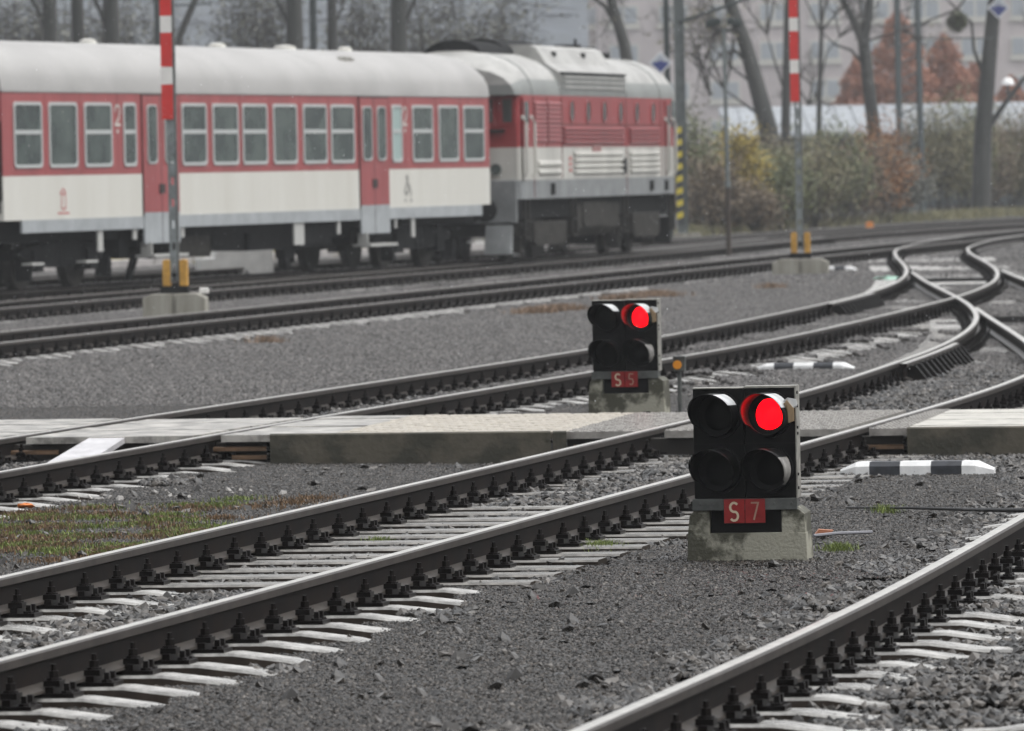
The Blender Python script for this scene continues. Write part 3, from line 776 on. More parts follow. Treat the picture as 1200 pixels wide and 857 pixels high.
# small trackside marker lamp by the further signal
ml = empty('marker_lamp', (1.36, 56.2, -.2), R_(-6), 'tiny grey marker box with an amber face beside the S 5 signal', 'marker lamp')
mb = MB(); mb.box(-.045, .05, -.04, .05, .37, .48); mb.prism([(-.05, .478), (.055, .478), (.05, .495), (-.045, .495)], 'y', -.05, .055); mb.build('housing', M_brack, ml, bevel=.004)
mb = MB(); mb.cyl((-.012, -.041, .425), (-.012, -.05, .425), .036, n=16); mb.build('amber_lens', M_amber, ml)
mb = MB(); mb.cyl((0, 0, -.03), (0, 0, .372), .018, n=10); mb.box(-.05, .05, -.04, .04, -.05, .02); mb.build('post', M_brack, ml)

# ------------------------------------------------------------------ fouling point markers
M_mw = mat('white marker paint', (0.80, 0.80, 0.79), .4, var=.1, scale=12, bump=.1, bscale=60)
M_mk = mat('black marker paint', (0.035, 0.038, 0.045), .4, var=.3, scale=14, bump=.1, bscale=60)
def marker(p0, p1, label, n=5, w=.16, h=.078):
    p0, p1 = Vector(p0), Vector(p1); L = (p1 - p0).length; a = math.atan2(p1.y - p0.y, p1.x - p0.x)
    root = empty('clearance_marker', (p0.x, p0.y, p0.z), a, label, 'track marker', 'black and white marker bars lying between the tracks')
    for i in range(n):
        x0, x1 = L * i / n, L * (i + 1) / n; mb = MB()
        def sec(x, f): return [(x, -w / 2 * f, -.03), (x, -w / 2 * f, h * .62 * f), (x, -w * .36 * f, h * f), (x, w * .36 * f, h * f), (x, w / 2 * f, h * .62 * f), (x, w / 2 * f, -.03)]
        fa = .35 if i == 0 else 1; fb = .35 if i == n - 1 else 1
        A, B = sec(x0, fa), sec(x1, fb); mid = None
        if i == 0: mid = sec(x0 + (x1 - x0) * .55, .96)
        if i == n - 1: mid = sec(x0 + (x1 - x0) * .45, .96)
        seq = [A, B] if mid is None else [A, mid, B]
        for q in range(len(seq) - 1):
            for j in range(6):
                k = (j + 1) % 6; mb.add([seq[q][j], seq[q][k], seq[q + 1][k], seq[q + 1][j]], [(0, 1, 2, 3)])
        mb.add(A, [(0, 1, 2, 3, 4, 5)]); mb.add(B, [(5, 4, 3, 2, 1, 0)])
        mb.build('white_segment' if i % 2 == 0 else 'black_segment', M_mw if i % 2 == 0 else M_mk, root)
marker((2.12, 44.80, -.178), (3.10, 44.55, -.178), 'nearest black and white marker bar on dark gravel, just right of the S 7 signal')
marker((2.42, 68.5, -.205), (3.38, 68.2, -.205), 'black and white marker bar lying beyond the walkway between the rails of two tracks')
marker((5.62, 132.4, -.205), (6.62, 132.1, -.205), 'small distant black and white marker bar beside the foot of the right mast')

# ------------------------------------------------------------------ odds and ends on the ground
M_cable = mat('black cable', (0.02, 0.02, 0.02), .35)
mb = MB(); mb.tube([(1.95, 40.6, -.19), (2.3, 40.1, -.175), (2.6, 40.0, -.185), (2.85, 39.4, -.165), (3.2, 39.2, -.16), (3.9, 39.3, -.17)], [.006, .008, .010, .014, .017, .017], 7)
tag(mb.build('cable', M_cable, smooth=True), 'black cable lying on the gravel by the right edge', 'cable')
mb = MB(); mb.tube([(1.62, 37.5, -.185), (1.75, 37.6, -.18), (1.95, 37.75, -.185)], .009, 6)
tag(mb.build('pipe_piece', mat('grey pipe', (.2, .2, .22), .35), smooth=True), 'short grey pipe end on the gravel right of the S 7 plinth', 'pipe')
mb = MB(); mb.prism([(1.64, -.19), (1.72, -.19), (1.74, -.172), (1.66, -.165)], 'y', 37.75, 37.82)
tag(mb.build('brick_chip', mat('orange brick', (.42, .16, .08), .5), smooth=False), 'orange brick chip on the gravel right of the S 7 plinth', 'brick')
def crumple(name, c, r, m, label, cat, seed, flat=.4):
    rg = random.Random(seed); mb = MB(); n = 9; vs = []
    for j in range(4):
        f = (0.25, .8, 1.0, .75)[j]; z = (1, .75, .3, -.1)[j] * flat
        for i in range(n):
            t = 2 * math.pi * i / n; q = f * rg.uniform(.65, 1.2)
            vs.append((c[0] + r * q * math.cos(t), c[1] + r * q * math.sin(t) * .8, c[2] + r * (z + rg.uniform(-.12, .12))))
    mb.v = vs
    for j in range(3):
        for i in range(n): mb.f.append((j * n + i, j * n + (i + 1) % n, (j + 1) * n + (i + 1) % n, (j + 1) * n + i))
    mb.f.append(tuple(range(n))); mb.f.append(tuple(range(4 * n - 1, 3 * n - 1, -1))); mb.m = [0] * len(mb.f)
    return tag(mb.build(name, m), label, cat)
crumple('leaf_litter_clump', (-3.0, 42.3, -.17), .055, mat('orange leaves', (.55, .16, .03), .6), 'orange crumpled leaf on the mossy ground at the left', 'leaf', 3)
crumple('plastic_scrap', (6.15, 166, -.17), .16, mat('green plastic', (.13, .42, .27), .4), 'green plastic scrap between the far tracks, left of the right mast', 'litter', 4)
crumple('plastic_sheet', (6.5, 119.6, -.19), .30, mat('pale green plastic', (.38, .62, .50), .4), 'pale green plastic sheet beside the curved rail at the right', 'litter', 5, flat=.12)
crumple('white_bag', (.02, 149.5, -.12), .24, mat('white bag', (.85, .85, .84), .5), 'white bag on the ballast below the join of coach and engine', 'bag', 6, flat=.7)
mb = MB(); mb.box(10.5, 10.72, 203.4, 203.6, -.25, .06); mb.prism([(10.48, .055), (10.74, .055), (10.68, .11), (10.54, .11)], 'y', 203.38, 203.62)
tag(mb.build('marker_box', mat('orange box', (.75, .27, .06), .5), bevel=.01), 'small orange box beyond the tracks in front of the lattice mast', 'marker box')

# ------------------------------------------------------------------ plants on the ground
def blades(name, spots, m, label, h0=.01, h1=.035, w=.004, lean=.5):
    """spots: list of (x, y, rx, ry, n)"""
    V, Q, T = [], [], []
    for (x, y, rx, ry, n) in spots:
        a = rng.uniform(0, 2 * math.pi, n); r = np.abs(rng.normal(0, .5, n)); r = np.minimum(r, 1.3)
        px = x + rx * r * np.cos(a); py = y + ry * r * np.sin(a); pz = gz(px, py)
        h = rng.uniform(h0, h1, n); t = rng.uniform(0, math.pi, n); lx = rng.normal(0, lean, n) * h; ly = rng.normal(0, lean, n) * h
        dx, dy = np.cos(t) * w, np.sin(t) * w
        b = len(V) and sum(len(v) for v in V) or 0
        v = np.stack([np.stack([px - dx, py - dy, pz - .01], -1), np.stack([px + dx, py + dy, pz - .01], -1),
                      np.stack([px + dx * .3 + lx, py + dy * .3 + ly, pz + h], -1), np.stack([px - dx * .3 + lx, py - dy * .3 + ly, pz + h * .95], -1)], 1).reshape(-1, 3)
        V.append(v); Q.append(b + np.arange(n * 4).reshape(n, 4)); T.append(rng.uniform(0, 1, n) ** 1.4)
    me = raw_mesh(name, np.concatenate(V), np.concatenate(Q), m, np.concatenate(T))
    return tag(link(name, me), label, None, None, 'stuff')
M_moss = mat('green moss', (0.05, 0.075, 0.012), .6, attr=True, col2=(0.19, 0.24, 0.04))
M_brown = mat('brown dead moss', (0.07, 0.045, 0.022), .6, attr=True, col2=(0.21, 0.12, 0.055))
M_dry = mat('dry grass', (0.12, 0.08, 0.05), .7, attr=True, col2=(0.30, 0.20, 0.13))
ms = []; bs = []
for _ in range(90):
    y = rng.uniform(37.2, 43.8); xe = x_at('B', y) - 1.15; x = xe - rng.uniform(.0, 2.2)
    if x < x_at('D', y) + 1.3 or x > -1.72: continue
    ms.append((x, y, .25, .35, 260)); bs.append((x + rng.normal(0, .2), y + rng.normal(0, .3), .3, .4, 420))
for _ in range(34):
    y = rng.uniform(35.2, 38.0); x = x_at('B', y) - rng.uniform(1.0, 1.5); ms.append((x, y, .12, .3, 420))
blades('moss', ms, M_moss, 'bright green moss patches on the ground by the rail at the left', .008, .03, .006)
blades('dead_moss', bs, M_brown, 'brown and rusty dead moss around the green moss at the left', .008, .028, .006)
blades('grass_tufts', [(-1.08, 39.0, .16, .35, 900), (-.75, 37.9, .1, .2, 300), (.46, 37.0, .13, .3, 700), (1.70, 36.4, .11, .3, 700), (2.16, 40.3, .1, .25, 420), (3.3, 69.5, .2, .2, 60)], M_moss,
       'small green grass tufts growing between the stones', .01, .045, .003)
blades('dry_grass', [(.7, 99.5, .45, .6, 1500), (.35, 98.5, .35, .5, 900), (2.3, 109, .45, .7, 1300), (1.7, 107, .4, .5, 800), (-3.0, 84, .3, .4, 200), (4.3, 113.5, .3, .4, 300)], M_dry,
       'rusty dry grass strips on the gravel in front of the train', .03, .11, .008)
mb = MB(); rg = random.Random(5)
for i in range(9):
    x, y = -1.3 + rg.uniform(-.1, .12), 39.4 + rg.uniform(-.15, .15); h = rg.uniform(.1, .22)
    mb.tube([(x, y, -.22), (x + rg.uniform(-.03, .03), y, -.2 + h * .6), (x + rg.uniform(-.06, .06), y, -.2 + h)], [.003, .002, .0012], 4)
weed = mb.build('dead_weed', M_brown); tag(weed, 'dead brown weed standing by the rail near the small green tuft', 'weed')
V = []
for i in range(60):
    x, y, z = -1.28 + rg.gauss(0, .07), 39.4 + rg.gauss(0, .08), -.2 + rg.uniform(.02, .16); s = rg.uniform(.006, .014); a = rg.uniform(0, 3.1)
    V += [(x - s * math.cos(a), y - s * math.sin(a), z - s), (x + s * math.cos(a), y + s * math.sin(a), z - s * .4), (x + s * math.cos(a), y, z + s), (x - s * .5, y, z + s * .6)]
link('seed_heads', raw_mesh('seed_heads', V, np.arange(len(V)).reshape(-1, 4), M_brown, [rg.random() for _ in range(60)]), weed)

# ------------------------------------------------------------------ masts with red and white plates
M_post = mat('galvanised post', (0.20, 0.22, 0.22), .5, .3, var=.3, scale=7)
M_postshade = mat('shaded post flange', (0.10, 0.105, 0.10), .55, .2, var=.3, scale=7)  # right flange coloured darker as the post's shaded side
M_pred = mat('red plate', (0.62, 0.035, 0.03), .4, var=.08, scale=4)
M_pwhite = mat('white plate', (0.80, 0.78, 0.74), .4, var=.06, scale=4)
M_yel = mat('ochre yellow bracket', (0.50, 0.27, 0.045), .5, var=.2, scale=9)
M_pier = mat('pier concrete', (0.38, 0.365, 0.32), .6, col2=(0.2, 0.19, 0.15), scale=4, bump=.2, bscale=30, streak=True)
def mast(loc, rz, label, bounds, zred, pierw=.5, white_knob=False):
    root = empty('signal_mast', loc, rz, label, 'signal mast', 'tall masts with red and white striped plates')
    H_ = 5.6
    p = MB()
    p.box(-.065, -.045, -.05, .05, .1, H_, 0); p.box(.045, .065, -.05, .05, .1, H_, 1)
    p.box(-.046, -.02, -.05, -.042, .1, H_, 0); p.box(.02, .046, -.05, -.042, .1, H_, 0)
    z = .35
    while z < H_: p.box(-.021, .021, -.0505, -.043, z, z + .2, 0); z += .31
    p.build('post', [M_post, M_postshade], root)
    b = bounds
    for i in range(len(b) - 1):
        q = MB(); q.box(-.13, .035, -.072, -.062, b[i], b[i + 1] - .002); q.build('red_stripe' if i % 2 == 0 else 'white_stripe', M_pred if i % 2 == 0 else M_pwhite, root)
    q = MB()
    for x in (-.17, .075): q.prism([(x, .03), (x + .11, .03), (x + .11, .40), (x + .06, .42), (x, .40)], 'y', -.075, .075)
    q.build('hinge_bracket', M_yel, root, bevel=.01)
    q = MB(); q.box(-.20, .20, -.12, .12, -.07, .032); q.cyl((0, -.076, .2), (0, -.10, .2), .035, n=8); q.build('base_plate', M_void, root)
    q = MB(); q.prism([(-pierw, -.42), (-.03, -.42), (-.03, -.075), (-pierw * .72, -.075), (-pierw, -.14)], 'y', -.2, .2)
    q.prism([(.03, -.42), (pierw, -.42), (pierw, -.14), (pierw * .72, -.075), (.03, -.075)], 'y', -.2, .2); q.box(-.031, .031, -.14, .18, -.42, -.09)
    q.build('concrete_pier', M_pier, root, bevel=.01)
    if white_knob: q = MB(); q.box(.36, .48, -.1, .05, -.08, .0); q.build('pier_cap', M_pwhite, root, bevel=.01)
    return root
mast((-4.80, 99.0, .27 - .03), R_(-5), 'left red and white striped mast standing in front of the coach', [2.42, 2.92, 3.17, 3.66, 3.9, 4.4, 4.65, 5.2], 2.4, .45, True)
mast((5.40, 128.4, .16), R_(-5), 'right red and white striped mast standing in front of the shrubs', [2.84, 3.37, 3.62, 4.15, 4.4, 4.95, 5.2, 5.5], 2.8, .52)
# ------------------------------------------------------------------ the passenger coach
M_cred = mat('faded coach red', (0.30, 0.066, 0.068), .42, var=.14, scale=1.4, streak=True)
M_cwhite = mat('coach off white', (0.64, 0.63, 0.58), .42, col2=(.57, .555, .50), scale=1.8, streak=True, sharp=.22)
M_cgrey = mat('coach sill grey', (0.33, 0.35, 0.36), .5, var=.12, scale=2.5)
M_croof = mat('coach roof grey', (0.37, 0.362, 0.35), .5, col2=(0.29, 0.283, 0.272), scale=.8, sharp=.2)
M_frame = mat('window frame alloy', (0.50, 0.52, 0.51), .4, .2)
M_glass = mat('dim window glass', (0.085, 0.11, 0.10), .12, 0, .5, col2=(0.028, 0.042, 0.042), scale=1.3)
M_glassp = mat('pale frosted glass', (0.32, 0.42, 0.40), .3)
M_under = mat('sooty underframe', (0.008, 0.0085, 0.009), .75, 0, .10, var=.4, scale=5)
M_under2 = mat('dusty equipment box', (0.030, 0.028, 0.025), .8, 0, .12, var=.3, scale=4)
M_wheel = mat('wheel steel', (0.03, 0.027, 0.024), .6, .0, .2, var=.3, scale=8)
M_seam = mat('door seam rubber', (0.03, 0.02, 0.02), .6)
M_step = mat('worn step', (0.42, 0.42, 0.40), .5)
M_mark = mat('dark pictogram', (0.10, 0.10, 0.10), .6)

def shell(sections, idx, mats, name, parent, smooth=True, cap0=True, cap1=True, capband=None):
    """sections: list of (l, [(y, z) ...]) open strips, idx: material of every strip between points"""
    mb = MB(); n = len(sections[0][1])
    for l, s in sections: mb.v += [(l, y, z) for y, z in s]
    for i in range(len(sections) - 1):
        for j in range(n - 1):
            mb.f.append((i * n + j, i * n + j + 1, (i + 1) * n + j + 1, (i + 1) * n + j)); mb.m.append(idx[j])
    for e, on in ((0, cap0), (len(sections) - 1, cap1)):
        if not on: continue
        for j in range(n // 2):
            a, b = e * n + j, e * n + n - 1 - j
            if j + 1 >= n - 2 - j + 0 and j + 1 == n - 2 - j + 1: break
            f = (a, a + 1, b - 1, b) if a + 1 != b - 1 else (a, a + 1, b)
            if len(set(f)) >= 3: mb.f.append(f); mb.m.append((capband or idx)[j])
    return mb.build(name, mats, parent, smooth=smooth)

def rounded_rect(x0, x1, z0, z1, r, k=4):
    pts = []
    for cx, cz, a0 in ((x1 - r, z1 - r, 0), (x0 + r, z1 - r, 90), (x0 + r, z0 + r, 180), (x1 - r, z0 + r, 270)):
        for i in range(k + 1):
            t = R_(a0 + 90 * i / k); pts.append((cx + r * math.cos(t), cz + r * math.sin(t)))
    return pts
def ring(mb, outer, inner, y0, y1, m=0):
    """flat frame in the x-z plane: front at y0, back at y1"""
    n = len(outer)
    for i in range(n):
        j = (i + 1) % n
        o0, o1, i0, i1 = outer[i], outer[j], inner[i], inner[j]
        P = lambda p, y: (p[0], y, p[1])
        mb.add([P(o0, y0), P(o1, y0), P(i1, y0), P(i0, y0), P(o0, y1), P(o1, y1), P(i1, y1), P(i0, y1)],
               [(0, 1, 2, 3), (0, 4, 5, 1), (3, 2, 6, 7)], m)
def window(parent, x0, x1, z0, z1, yf, mull=None, glass=None, r=.09, fw=.055):
    mb = MB(); ring(mb, rounded_rect(x0, x1, z0, z1, r), rounded_rect(x0 + fw, x1 - fw, z0 + fw, z1 - fw, max(.02, r - fw * .5)), yf - .022, yf + .01)
    if mull: mb.box(x0 + fw * .8, x1 - fw * .8, yf - .018, yf + .008, mull - .035, mull + .035)
    w = mb.build('window', M_frame, parent)
    g = MB(); g.prism(rounded_rect(x0 + fw * .6, x1 - fw * .6, z0 + fw * .6, z1 - fw * .6, .04), 'y', yf - .006, yf + .004); g.build('pane', glass or M_glass, w)
    return w

DC = Vector((0.3153, 0.949)); DC.normalize()
coach = empty('passenger_coach', (-9.609, 113.29, 0), math.atan2(DC.y, DC.x), 'faded red and white passenger coach with pale grey roof behind the engine', 'passenger coach')
LC, WC = 25.0, 1.44
low = [(-WC, .96), (-WC, 1.17), (-WC, 1.90), (-WC, 3.29), (WC, 3.29), (WC, 1.90), (WC, 1.17), (WC, .96)]
lowi = [0, 1, 2, 3, 2, 1, 0]
# side walls (sill, white band, red band); the strip across the top is hidden under the roof
sk0 = [(-WC + .02, .97)] + low[1:-1] + [(WC - .02, .97)]
mb = MB()
for y in (-WC, WC):
    mb.box(.75, LC - .55, y - .012 if y < 0 else y - .03, y + .03 if y < 0 else y + .012, .96, 1.172, 0)
mb.box(0, LC, -WC, WC, 1.17, 1.90, 1); mb.box(0, LC, -WC - .0015, WC + .0015, 1.90, 3.30, 2)
mb.box(-.003, LC + .003, -1.25, 1.25, 1.05, 1.168, 3)
mb.build('body', [M_cgrey, M_cwhite, M_cred, M_under], coach)
arc = []
for i in range(17):
    t = math.pi * i / 16; y = -math.cos(t); z = math.sin(t) ** .82
    arc.append((y * (WC + .015), 3.29 + .90 * z))
def arc_s(f): return [(y * (1 - (1 - f) * .04), 3.29 + (z - 3.29) * f) for y, z in arc]
shell([(-.02, arc_s(.93)), (.1, arc_s(.985)), (.5, arc_s(1)), (LC - .5, arc_s(1)), (LC - .1, arc_s(.985)), (LC + .02, arc_s(.93))], [0] * 16, [M_croof], 'roof', coach)
g = MB()
for y in (-WC - .012, WC - .01): g.box(0, LC, y, y + .025, 3.275, 3.305)
g.build('gutter', MATS['mottled grey hood side'], coach)
for x, y, z, s in ((.9, -.1, 4.18, .16), (7.2, -.1, 4.18, .14), (13.5, -.1, 4.18, .15), (17.2, -.05, 4.18, .2), (20.4, -.1, 4.18, .13)):
    v = MB(); v.cyl((x, y, z - .02), (x, y, z + .05), s * 1.2, s, n=14); v.cyl((x, y, z + .05), (x, y, z + .08), s * 1.1, s * .5, n=14); v.build('roof_vent', M_cwhite, coach, smooth=True)
v = MB(); v.box(17.5, 18.3, -1.05, -.9, 3.88, 4.0); v.box(17.65, 18.1, -1.07, -.85, 3.92, 4.03); v.build('roof_hatch', MATS['worn metal edge'], coach, bevel=.02)
NF = -WC - .0015
for x0, x1, mu, gl in ((.47, 1.69, 1, 0), (1.99, 3.25, 0, 0), (3.57, 4.82, 1, 0), (5.35, 5.95, 1, 0), (8.11, 9.33, 1, 0), (9.62, 10.91, 1, 0), (11.12, 12.39, 1, 0), (12.70, 13.95, 0, 0),
                       (14.27, 15.55, 1, 0), (15.76, 17.05, 1, 0), (19.17, 19.75, 1, 1), (20.35, 21.55, 1, 0), (21.90, 23.08, 0, 0), (23.39, 24.65, 1, 0)):
    window(coach, x0, x1, 2.03, 3.12, NF, 2.62 if mu else None, M_glassp if gl else None)
sm = MB()
for x in (1.84, 3.41, 5.1, 8.0, 9.48, 11.02, 12.55, 14.11, 15.66, 19.0, 19.95, 21.73, 23.24): sm.box(x, x + .012, NF - .003, NF + .002, 1.91, 3.26)
sm.build('panel_seam', mat('dull red seam', (0.24, .05, .055), .5), coach)
for d0, d1, se in ((6.22, 7.90, 7.06), (17.32, 18.92, 18.10)):
    for a, b, w0, w1 in ((d0, se - .012, d0 + .17 if d0 < 10 else d0 + .12, se - .20 if d0 < 10 else se - .14), (se + .012, d1, se + .16, d1 - .17)):
        lf = MB(); lf.box(a, b, NF - .028, NF + .01, 1.235, 3.24, 0); lf.box(a, b, NF - .0275, NF + .01, .70, 1.233, 1)
        leaf = lf.build('door', [M_cred, M_cgrey], coach)
        w = window(leaf, w0, w1, 2.07, 3.09, NF - .028, None, None, r=.1, fw=.028)
    q = MB(); q.box(se - .012, se + .012, NF - .03, NF, .70, 3.24); q.box(se - .13, se + .13, NF - .045, NF - .028, 1.56, 1.72); q.build('door_handle', M_seam, coach)
    q = MB(); q.box(d0 - .015, d0 + .003, NF - .02, NF, 1.17, 3.27); q.box(d1 - .003, d1 + .015, NF - .02, NF, 1.17, 3.27); q.box(d0, d1, NF - .02, NF, 3.242, 3.262); q.build('door_surround', M_seam, coach)
    q = MB(); q.box(d0 + .12, d1 + .05, -WC - .16, -WC + .2, .46, .51); q.box(d0 + .12, d0 + .16, -WC - .1, -WC + .1, .5, .72, 0); q.build('step', M_step, coach)
# the class number and the small marks
def stroke(mb, pts, r, y):
    P = [Vector(p) for p in pts]
    for a, b in zip(P, P[1:]):
        d = (b - a).normalized(); nn = Vector((-d.y, d.x)) * r; a = a - d * r * .6; b = b + d * r * .6
        q = [a + nn, b + nn, b - nn, a - nn]
        mb.add([(p.x, y, p.y) for p in q], [(0, 1, 2, 3)])
for cx in (5.11, 19.96):
    mb = MB(); pts = [(cx - .11 + .11 - .11 * math.cos(t), 2.98 + .09 * math.sin(t)) for t in [math.pi * i / 7 for i in range(8)]] + [(cx + .06, 2.86), (cx - .11, 2.74), (cx + .12, 2.74)]
    stroke(mb, pts, .022, NF - .004); mb.box(cx - .035, cx + .035, NF - .005, NF, 2.60, 2.66); mb.build('class_number', M_cwhite, coach)
mb = MB(); M_em = mat('red emblem', (.5, .12, .12), .5)
for p in ([(2.45, 1.60), (2.58, 1.68), (2.70, 1.60), (2.58, 1.58), (2.45, 1.60)], [(2.52, 1.56), (2.50, 1.36), (2.60, 1.33), (2.70, 1.36), (2.68, 1.56)], [(2.34, 1.27), (2.84, 1.27)]): stroke(mb, p, .014, -WC - .005)
mb.build('emblem', M_em, coach)
mb = MB()
for p in ([(19.95, 1.72), (20.02, 1.78), (20.08, 1.70), (19.98, 1.66)], [(20.0, 1.64), (19.86, 1.48), (19.94, 1.40), (20.1, 1.5), (20.06, 1.62)], [(20.1, 1.62), (20.24, 1.44), (20.2, 1.38)], [(19.86, 1.30), (19.92, 1.30)], [(20.2, 1.30), (20.28, 1.30)]): stroke(mb, p, .018, -WC - .005)
mb.build('pictogram', M_mark, coach)
def bogie(parent, cx, wb, wr, halfw, hi=.86, tone=None):
    b = MB(); 
    for s in (-1, 1):
        y = s * 1.02
        b.prism([(cx - wb * .82, .62), (cx - wb * .62, .42), (cx - .35, .36), (cx + .35, .36), (cx + wb * .62, .42), (cx + wb * .82, .62), (cx + wb * .7, .72), (cx + .5, .80), (cx - .5, .80), (cx - wb * .7, .72)], 'y', y - .07, y + .07)
        for w in (-1, 1):
            b.box(cx + w * wb / 2 - .2, cx + w * wb / 2 + .2, y - .12, y + .12, .3, .66)
            b.cyl((cx + w * wb / 2 - .32, y, .42), (cx + w * wb / 2 - .32, y, .8), .08, n=8); b.cyl((cx + w * wb / 2 + .32, y, .42), (cx + w * wb / 2 + .32, y, .8), .08, n=8)
            b.box(cx + w * (wb / 2 + wr + .12) - .07, cx + w * (wb / 2 + wr + .12) + .07, y - .2, y + .05, .16, .5)
        for k in (-.16, .16): b.cyl((cx + k, y, .36), (cx + k, y, .86), .1, n=8)
    b.box(cx - .3, cx + .3, -1.1, 1.1, .5, hi); b.box(cx - wb * .75, cx - wb * .66, -1, 1, .5, .66); b.box(cx + wb * .66, cx + wb * .75, -1, 1, .5, .66)
    o = b.build('bogie', tone or M_under, parent)
    for w in (-1, 1):
        for s in (-1, 1):
            q = MB(); x = cx + w * wb / 2; y = s * .7535
            q.cyl((x, y - .065, wr), (x, y + .065, wr), wr, n=36); q.cyl((x, y - s * .07, wr), (x, y - s * .095, wr), wr + .028, n=36); q.cyl((x, y + s * .065, wr), (x, y + s * .12, wr), .12, n=12)
            q.build('wheel', M_wheel, o, smooth=True)
bogie(coach, 3.4, 2.4, .46, 1.2); bogie(coach, 21.6, 2.4, .46, 1.2)
u = MB(); u.box(.3, LC - .3, -1.2, 1.2, .80, 1.06); u.box(5.6, 19.4, -.5, .5, .62, .82); u.build('underframe', M_under, coach)
for x0, x1, z0, m, y in ((8.3, 10.2, .42, M_under2, -1.15), (10.4, 12.0, .5, M_under, -1.1), (12.1, 14.4, .48, M_under, -1.15), (14.7, 16.4, .50, M_under, -1.2), (5.7, 6.1, .45, M_under, -1.2)):
    q = MB(); q.box(x0, x1, y, .9, z0, .93); q.box(x0 + .06, x1 - .06, y - .02, y, z0 + .06, .88); q.build('equipment_box', m, coach, bevel=.02)
q = MB(); q.cyl((18.9, -.9, .62), (20.1, -.9, .62), .2, n=14); q.cyl((10.6, .2, .6), (12.4, .2, .6), .22, n=14); q.build('air_tank', M_under, coach, smooth=True)
q = MB(); q.prism([(14.25, .95), (15.0, .95), (14.8, .3), (14.45, .3)], 'y', -1.0, -.8); q.box(14.5, 14.75, -.98, -.82, .1, .32); q.build('brake_hanger', M_under, coach)
q = MB(); q.prism([(6.95, .5), (7.15, .55), (6.75, .06), (6.6, .06)], 'y', -1.0, -.9); q.build('ladder_rail', M_under, coach)
for x, w, z in ((4.28, .22, .60), (7.98 - 2.1, .16, .78), (8.15, .14, .78), (14.05, .52, .55), (16.2, .16, .72), (19.4, .1, .78), (20.4, .18, .60)):
    q = MB(); q.box(x - w / 2, x + w / 2, -WC + .02, -WC + .05, z, .97); q.build('bracket', M_step, coach)
for x0 in (1.3, 3.7, 24.2):
    q = MB(); q.box(x0, x0 + .55, -1.38, -1.2, .42, .46); q.build('footboard', M_step, coach)
for x, s in ((0, -1), (LC, 1)):
    g = MB(); g.box(*sorted((x, x + s * .22)), -.62, .62, 1.15, 3.35, 0); g.box(*sorted((x, x + s * .06)), -1.3, -1.15, 1.2, 3.1, 1)
    g.build('gangway', [M_under, M_step], coach, bevel=.03)
    for y in (-.875, .875):
        q = MB(); q.cyl((x - s * .1, y, 1.05), (x + s * .45, y, 1.05), .1, n=12); q.cyl((x + s * .45, y, 1.05), (x + s * .52, y, 1.05), .24, n=18); q.build('buffer', M_under, coach, smooth=True)
q = MB(); q.box(-.02, .0, -1.42, -1.40, 1.5, 2.8); q.cyl((-.05, -1.38, 1.3), (-.05, -1.38, 2.7), .025, n=8); q.build('grab_rail', M_under, coach)

# ------------------------------------------------------------------ the diesel engine
M_lred = mat('engine red', (0.27, 0.030, 0.033), .35, var=.12, scale=1.6, streak=True)
M_lred2 = mat('engine red, faded', (0.27, 0.055, 0.058), .4, var=.12, scale=1.6, streak=True)
M_lwhite = mat('engine white', (0.50, 0.49, 0.45), .35, var=.16, scale=1.5, streak=True)
M_lgrey = mat('engine grey', (0.20, 0.21, 0.212), .45, var=.2, scale=2)
M_lroof = mat('engine roof pale', (0.40, 0.395, 0.375), .42, col2=(.30, .295, .28), scale=1.4, sharp=.08)
M_lroofg = mat('engine roof shoulder grey', (0.20, 0.21, 0.20), .42, var=.12, scale=1.2)
loco = empty('diesel_locomotive', (-1.205, 138.55, 0), math.atan2(math.cos(R_(13.1)), math.sin(R_(13.1))), 'red, white and grey diesel locomotive hauling the coach', 'locomotive')
LL, WL = 15.2, 1.535
def lsec(f=1.0, top=1.0):
    w = WL * f
    return [(-w, 1.25), (-w, 1.63), (-w, 2.29), (-w, 3.34)]
secs = [(0.0, .93), (.08, .97), (.30, 1.0), (.6, 1.0), (LL - .6, 1.0), (LL - .30, 1.0), (LL - .08, .97), (LL, .93)]
S_ = []
for l, f in secs:
    a = lsec(f); S_.append((l, a + [(-y, z) for y, z in a[::-1]]))
shell(S_, [0, 1, 2, 2, 2, 1, 0], [M_lgrey, M_lwhite, M_lred], 'body', loco, smooth=False, capband=[0, 1, 2, 2])
rs = []
for l, f in ((-.28, .74), (-.1, .92), (.5, 1.0), (1.6, 1.0), (3.6, 1.0), (LL - 3.6, 1.0), (LL - 1.2, 1.0), (LL - .4, .985), (LL, .93), (LL + .22, .76)):
    pr = [(-1.0, 3.34), (-.995, 3.48), (-.95, 3.66), (-.85, 3.88), (-.68, 4.06), (-.45, 4.19), (-.2, 4.25)]
    zf = 1.0 if 0 <= l <= LL else .86
    pr = [(y * WL * (.80 + .20 * f if f < .95 else 1.0), 3.34 + (z - 3.34) * zf * (f if f < .95 else 1)) for y, z in pr]
    rs.append((l, pr + [(-y, z) for y, z in pr[::-1]]))
shell(rs, [1, 1, 0, 0, 0, 0, 0, 0, 0, 0, 0, 1, 1], [M_lroof, M_lroofg], 'roof', loco)
for l in (.95, 3.58, 10.0, 13.5):
    mb = MB(); P = [(y * 1.006, z + .012) for y, z in rs[3][1]]
    for a, b in zip(P, P[1:]): mb.add([(l, a[0], a[1]), (l + .09, a[0], a[1]), (l + .09, b[0], b[1]), (l, b[0], b[1]), (l, a[0] * .98, a[1] - .03), (l + .09, a[0] * .98, a[1] - .03), (l + .09, b[0] * .98, b[1] - .03), (l, b[0] * .98, b[1] - .03)], [(0, 1, 2, 3), (0, 3, 7, 4), (1, 5, 6, 2)])
    mb.build('roof_rib', M_lroofg, loco)
